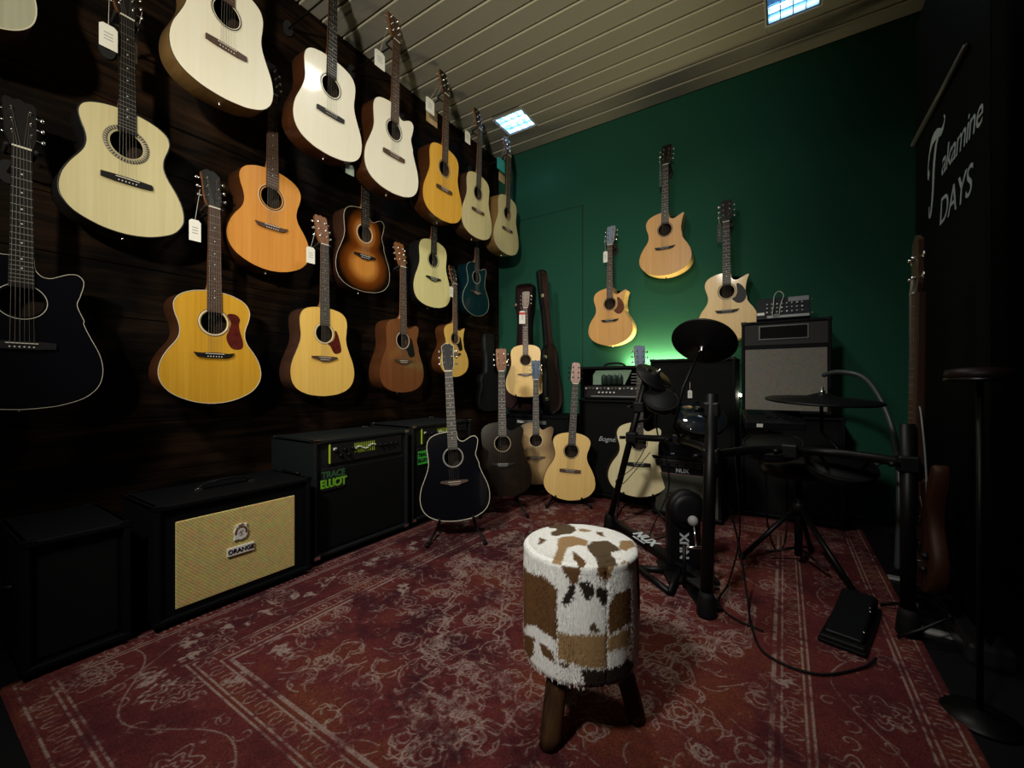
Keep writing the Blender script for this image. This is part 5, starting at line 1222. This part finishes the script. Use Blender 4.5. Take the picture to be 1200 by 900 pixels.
# hi-hat pedal
hp = empty('hihat_pedal', (.205, 1.93, zr), (0, 0, rad(-14)), 'flat black hi-hat foot controller on the rug near the right edge', 'pedal')
MB().box((-.065, -.19, 0), (.065, .20, .016), 0, .005).build('base_plate', METAL_BLK, hp)
b = MB(); b.box((-.05, -.16, 0), (.05, .16, .014), 0, .005); b.v = [tuple(Matrix.Translation((0, 0, .042)) @ (Matrix.Rotation(rad(7), 4, 'X') @ Vector(v))) for v in b.v]; b.build('footboard', mat('pedal_plastic', (.003, .0035, .004), .4, spec=.3), hp)
MB().box((-.055, .14, .01), (.055, .19, .06), 0, .01).build('hinge_block', PLASTIC, hp); MB().box((-.06, -.19, .012), (.06, -.165, .030), 0, .004).build('toe_stop', PLASTIC, hp)
for x, y_ in ((.045, .06), (.048, .03), (.05, -.12)): MB().lathe([(.004, 0), (.003, .004)], 8, 0, Matrix.Translation((x, y_, .050+.012*(y_ > 0)))).build('screw', CHROME, hp)

# cables
def cable(pts, r, label, m=RUBBER, name='cable'):
    P = smooth_curve([Vector(p) for p in pts], 8); c = MB().tube(P, r, 6).build(name, m); rehome(c, (P[0].x, P[0].y, min(p.z for p in P)-r))
    tag(c, label, 'cable'); return c
cable([(-.22, 1.90, .50), (-.16, 1.95, .25), (-.12, 1.90, .03), (-.10, 1.75, .009), (-.05, 1.58, .009), (.08, 1.55, .009), (.20, 1.66, .009), (.245, 1.73, .016)], .004, 'thin black cable curving over the rug to the foot controller')
cable([(-.20, 2.30, .55), (-.17, 2.20, .20), (-.20, 2.05, .02), (-.22, 1.85, .009), (-.15, 1.75, .009), (-.06, 1.72, .009)], .0035, 'thin black cable dropping from the rack behind the throne leg')
cable([(-.08, 2.60, .50), (-.07, 2.55, .16), (-.03, 2.53, .03), (.01, 2.56, .10), (.015, 2.62, .40)], .004, 'black cable hanging in a loop behind the throne')
cable([atD(790, 458, 2.24), atD(772, 480, 2.26), atD(770, 505, 2.28), atD(780, 535, 2.30), atD(783, 575, 2.34), (-.62, 2.35, .03), (-.50, 2.28, .009), (-.45, 2.2, .009)], .004, 'black cable hanging from the left pads over the blond guitar')
cable([atD(757, 523, 2.36), atD(742, 548, 2.38), atD(722, 563, 2.36), atD(731, 566, 2.36), atD(762, 530, 2.36)], .0022, 'thin cable loop tied to the left rack post')
cable([(-.80, 2.42, .012), (-.70, 2.32, .009), (-.62, 2.38, .009), (-.55, 2.52, .009)], .003, 'thin black cable curled on the rug by the lettered bar')
ho_ = MB().tube(smooth_curve([(.19, 2.95, .93), (.26, 2.87, .945), (.36, 2.80, .90), (.43, 2.72, .72), (.455, 2.66, .50), (.45, 2.60, .28), (.44, 2.58, .03)], 8), .013, 12).build('flexible_hose', mat('grey_hose', (.035, .048, .052), .4))
tag(rehome(ho_, (.44, 2.58, .017)), 'grey flexible hose arching from behind the combo amplifier to the floor', 'hose')
h2 = MB().tube(smooth_curve([atD(1026, 545, 1.9), atD(1034, 541, 1.85), atD(1046, 541, 1.8), atD(1056, 544, 1.75)], 5), .010, 10).build('flexible_hose', mat('teal_hose', (.10, .20, .20), .35))
tag(rehome(h2, atD(1026, 545, 1.9)), 'short teal-grey curved tube clipped beside the right rack post', 'hose')

# =================================================================== BANNER AND RIGHT SIDE
XBN = .54
bn = empty('roll_up_banner', (XBN, 2.34, 0), label='tall black roll-up banner reading Takamine DAYS along the right wall', cat='banner')
BLKF = mat('banner_film', (.0016, .002, .0026), .6, spec=.06)
MB().box((-.001, -.44, .06), (.001, .44, 2.62)).build('film', BLKF, bn)
MB().box((-.055, -.45, -.006), (.055, .45, .065), 0, .015).build('base_cassette', mat('cassette_dark', (.03, .03, .033), .3, .5), bn)
MB().tube([(-.012, -.28, 2.045-.0), (-.012, .43, 2.045)], .010, 8).build('clamp_rail', mat('rail_grey', (.07, .075, .08), .5), bn)
for yy in (-.28, .20): 
    MB().box((-.14, yy-.018, -.006), (-.02, yy+.018, .004), 0, .002).build('swing_foot', mat('foot_alu', (.45, .45, .45), .35, .5), bn)
MB().tube([(.03, 0, .05), (.03, 0, 2.6)], .010, 8).build('pole', METAL_BLK, bn)
DL = mat('banner_print', (.30, .36, .40), .6)
tF = lambda y_, z_: frame((-.0025, y_, z_), (0, -1, 0), (0, 0, 1))
text_mesh('akamine', .138, DL, bn, tF(-.175, 1.765), shear=.28, depth=.0006, bold=0, name='lettering', space=.92)
text_mesh('DAYS', .150, DL, bn, tF(-.115, 1.575), shear=.22, depth=.0006, name='lettering', space=.95)
def stroke(P, W_):
    P = smooth_curve([(a, b_, 0) for a, b_ in P], 6); n = len(P); vs = []
    for i, p in enumerate(P):
        t = P[min(i+1, n-1)]-P[max(i-1, 0)]; t.normalize(); k = i/(n-1)*(len(W_)-1); j = min(int(k), len(W_)-2); w_ = W_[j]+(W_[j+1]-W_[j])*(k-j)
        vs += [(-.0030, p.x-t.y*w_, p.y+t.x*w_), (-.0030, p.x+t.y*w_, p.y-t.x*w_), (-.0018, p.x-t.y*w_, p.y+t.x*w_), (-.0018, p.x+t.y*w_, p.y-t.x*w_)]
    fs = []
    for i in range(n-1):
        a, c = i*4, (i+1)*4; fs += [(a, a+1, c+1, c), (a+2, c+2, c+3, a+3), (a, c, c+2, a+2), (a+1, a+3, c+3, c+1)]
    return vs, fs
tm = MB()   # the tall swash initial: stem hooking left at the foot, crossbar with two curls
tm.add(*stroke([(.070, 1.90), (.105, 1.88), (.135, 1.80), (.150, 1.70), (.175, 1.625), (.200, 1.615), (.205, 1.66)], [.004, .014, .014, .012, .010, .006, .003]))
tm.add(*stroke([(.000, 1.955), (-.010, 1.93), (.030, 1.905), (.09, 1.925), (.15, 1.925), (.195, 1.89), (.218, 1.83), (.215, 1.79), (.203, 1.80), (.208, 1.82)], [.003, .005, .013, .020, .018, .008, .005, .008, .006, .003]))
tm.build('swash_initial', DL, bn)
# bass guitar on its stand before the banner
bg = empty('bass_guitar', (.440, 2.04, .165), (rad(-.6), 0, rad(-88)), label='reddish-brown bass guitar standing sideways in front of the dark banner', cat='bass guitar')
bp = [(0,0),(.09,.005),(.155,.06),(.165,.14),(.125,.23),(.120,.30),(.150,.38),(.152,.44),(.125,.445),(.09,.39),(.045,.375),(.03,.385),(-.03,.385),(-.05,.39),(-.09,.43),(-.135,.50),(-.165,.50),(-.165,.42),(-.125,.31),(-.13,.23),(-.165,.14),(-.155,.06),(-.09,.005)]
bl = [(p.x, p.y) for p in smooth_curve([(x, z_, 0) for x, z_ in bp], 4, True)]
BRD = wood('bass_body', (.020, .006, .0025), (.034, .010, .004), .55, coat=0, spec=.2)
n_ = len(bl); b = MB(); vs = []
for lp, y_ in ((inset(bl, .006), -.042), (bl, -.035), (bl, -.006), (inset(bl, .006), 0)): vs += [(x, y_, z_) for x, z_ in lp]
b.add(vs, [(r_*n_+i, r_*n_+(i+1) % n_, (r_+1)*n_+(i+1) % n_, (r_+1)*n_+i) for r_ in range(3) for i in range(n_)], 0, True); b.add(vs[:n_], [tuple(range(n_))[::-1]]); b.add(vs[3*n_:], [tuple(range(n_))]); b.build('body', BRD, bg)
MB().box((-.028, -.058, .30), (.028, -.030, 1.04), 0, .006).build('neck', mat('bass_neck', (.03, .012, .006), .5, spec=.2), bg)
fb = MB(); fb.box((-.027, -.064, .28), (.027, -.056, 1.04), 0)
for k in range(1, 21): zz = 1.035-.80*(1-2**(-k/12)); fb.box((-.0265, -.0652, zz-.001), (.0265, -.063, zz+.001), 1)
fb.build('fretboard', [ROSEWOOD, FRET], bg); MB().box((-.022, -.067, 1.035), (.022, -.050, 1.041)).build('nut', BONE, bg)
b = MB(); b.prism([(-.024, 1.04), (-.040, 1.07), (-.038, 1.22), (0, 1.245), (.038, 1.22), (.040, 1.07), (.024, 1.04)], -.058, -.044); b.build('headstock', ROSE_SIDE, bg)
for sx in (-1, 1):
    for k in range(2):
        zz = 1.09+.07*k; b = MB(); b.tube([(sx*.02, -.06, zz), (sx*.02, -.072, zz)], .006, 8); b.tube([(sx*.03, -.050, zz), (sx*.058, -.050, zz)], .003, 6); b.sphere((sx*.066, -.050, zz), .013, n=10, sc=(.8, .4, 1)); b.build('tuning_machine', CHROME, bg)
for zz in (.15, .24): MB().box((-.045, -.050, zz-.016), (.045, -.040, zz+.016), 0, .004).build('pickup', PLASTIC, bg)
MB().box((-.04, -.052, .065), (.04, -.040, .10), 0, .002).build('bridge', CHROME, bg)
for k in range(4): MB().tube([(-.018+.012*k, -.055, .08), (-.012+.008*k, -.069, 1.04), (-.012+.008*k, -.062, 1.10)], .0009, 4).build('string', STEEL_STR, bg)
for x, zz in ((.10, .09), (.115, .14)): MB().lathe([(.011, 0), (.010, .016)], 12, 0, Matrix.Translation((x, -.041, zz)) @ Matrix.Rotation(PI/2, 4, 'X')).build('knob', PLASTIC, bg)
bs = empty('guitar_stand', (.452, 2.04, zr), (0, 0, rad(-88)), 'small black stand under the reddish-brown bass guitar', 'guitar stand', 'guitar stands')
for sx in (-1, 1):
    MB().tube([(sx*.08, -.07, .125), (sx*.08, -.07, .100), (sx*.08, .01, .100), (sx*.10, -.06, .05), (sx*.12, -.13, .012)], .006, 8).build('leg', METAL_BLK, bs)
MB().tube([(-.08, .012, .100), (.08, .012, .100)], .006, 8).build('cross_bar', METAL_BLK, bs); MB().tube([(0, .012, .10), (0, .07, .012)], .006, 8).build('rear_strut', METAL_BLK, bs)
sc_ = MB().tube(smooth_curve([(.405, 1.99, .45), (.400, 2.07, .60), (.400, 2.06, .74), (.400, 2.01, .80), (.40, 1.97, .73), (.405, 1.955, .60), (.41, 1.95, .40), (.415, 1.95, .20)], 8), .003, 6).build('guitar_lead', mat('grey_lead', (.16, .17, .18), .4))
tag(rehome(sc_, (.41, 1.99, .2)), 'thin pale lead looped over the neck of the bass guitar', 'cable')
# bar stool
bt = empty('round_stand', (.435, 1.60, 0), label='slim black floor stand with small dark red round top at the right edge', cat='stand')
MB().lathe([(.045, .888), (.066, .892), (.068, .905), (.064, .918), (.03, .924)], 36).build('padded_top', mat('oxblood_vinyl', (.010, .003, .003), .5, spec=.2), bt)
MB().lathe([(.067, .886), (.070, .890), (.067, .896)], 36, caps=False).build('top_ring', mat('dark_chrome', (.03, .03, .032), .35, 1), bt)
MB().tube([(0, 0, .02), (0, 0, .89)], .007, 14).build('pole', METAL_BLK, bt)
MB().lathe([(.08, -.006), (.08, .002), (.03, .010), (.012, .02)], 36).build('base', METAL_BLK, bt)

# =================================================================== TAGS
def headpt(sp, x, z_): return sp['loc']+sp['R'] @ Vector((x*sp['s'], -.08*sp['s'], z_*sp['s']))
A = dict(zip(['edge', 'G2', 'G3', 'G4', 'G5', 'G6', 'G7', 'G8', 'G9', 'G10', 'G11', 'G12', 'G13', 'G14', 'G15', 'G16', 'G17'], specs))
def ht(k, x=-.05, z_=.93): sp = A[k]; return sp['loc']+sp['R'] @ Vector((x*sp['s'], -.105*sp['s'], z_*sp['s']))
shop_tag(127, 43, ('X', -2.17), 22, 28, 'large square paper tag left of the matte cream guitar neck', hang=ht('G2'))
shop_tag(158, 62, ('X', -2.22), 6, 24, 'narrow paper tag right of the matte cream guitar neck', hang=ht('G2', .05))
shop_tag(445, 70, ('X', -1.99), 12, 20, 'white tag hanging from the pale cutaway guitar, top row', hang=ht('G5'))
shop_tag(504, 124, ('X', -2.00), 10, 17, 'white tag in front of the kraft one, amber guitar', hang=ht('G6'))
shop_tag(506, 136, ('X', -2.07), 13, 20, 'brown kraft paper tag behind the white one, amber guitar', KRAFT, hang=ht('G6', -.03))
shop_tag(548, 161, ('X', -2.00), 6, 14, 'small cream tag hanging beside the cream guitar neck', hang=ht('G7'))
shop_tag(587, 193, ('X', -2.00), 9, 14, 'teal tag hanging from the last guitar of the top row', TEALP, hang=ht('G8'))
shop_tag(588, 208, ('X', -2.06), 7, 11, 'small pale tag below the teal tag near the ceiling corner', KRAFT, hang=ht('G8', -.03))
shop_tag(410, 199, ('X', -2.12), 10, 12, 'small pale green tag under the glossy pale dreadnought', mat('mint_paper', (.35, .45, .38), .8), hang=atX(410, 188, -2.14))
shop_tag(228.5, 270, ('X', -2.17), 14, 25, 'white card tag beside the neck of the golden guitar', hang=ht('G14'))
shop_tag(364, 299, ('X', -2.17), 10, 19, 'white card tag beside the neck of the honey dreadnought', hang=ht('G15'))
shop_tag(529, 342, ('X', -2.17), 4, 12, 'tiny white tag above the small honey cutaway guitar', hang=ht('G17', 0, .90))
B_ = bspecs
def hb(k, x=-.05, z_=.93): sp = B_[k]; return sp['loc']+sp['R'] @ Vector((x*sp['s'], -.105*sp['s'], z_*sp['s']))
shop_tag(709.5, 301, ('Y', 3.38), 5, 13, 'white tag on the lowest guitar of the green wall', hang=hb(0))
shop_tag(843, 273, ('Y', 3.38), 5, 22, 'dark tag beside the neck of the pale guitar with black pickguard', mat('dark_paper', (.03, .035, .035), .6), hang=hb(2))
shop_tag(774, 206, ('Y', 3.38), 3, 26, 'thin dark tag beside the neck of the highest guitar', mat('dark_green_paper', (.03, .06, .05), .6), hang=hb(1))
c5 = fspecs[4]
shop_tag(612, 372, ('D', 3.60), 7, 15, 'white tag with red band on the guitar before the open case', stripe=REDP, hang=c5['loc']+c5['R'] @ Vector((-.045, -.10, .80)))
shop_tag(808.5, 462, ('D', 1.98), 5, 9, 'small white tag hanging among the black drum hardware', hang=atD(808.5, 448, 2.0))
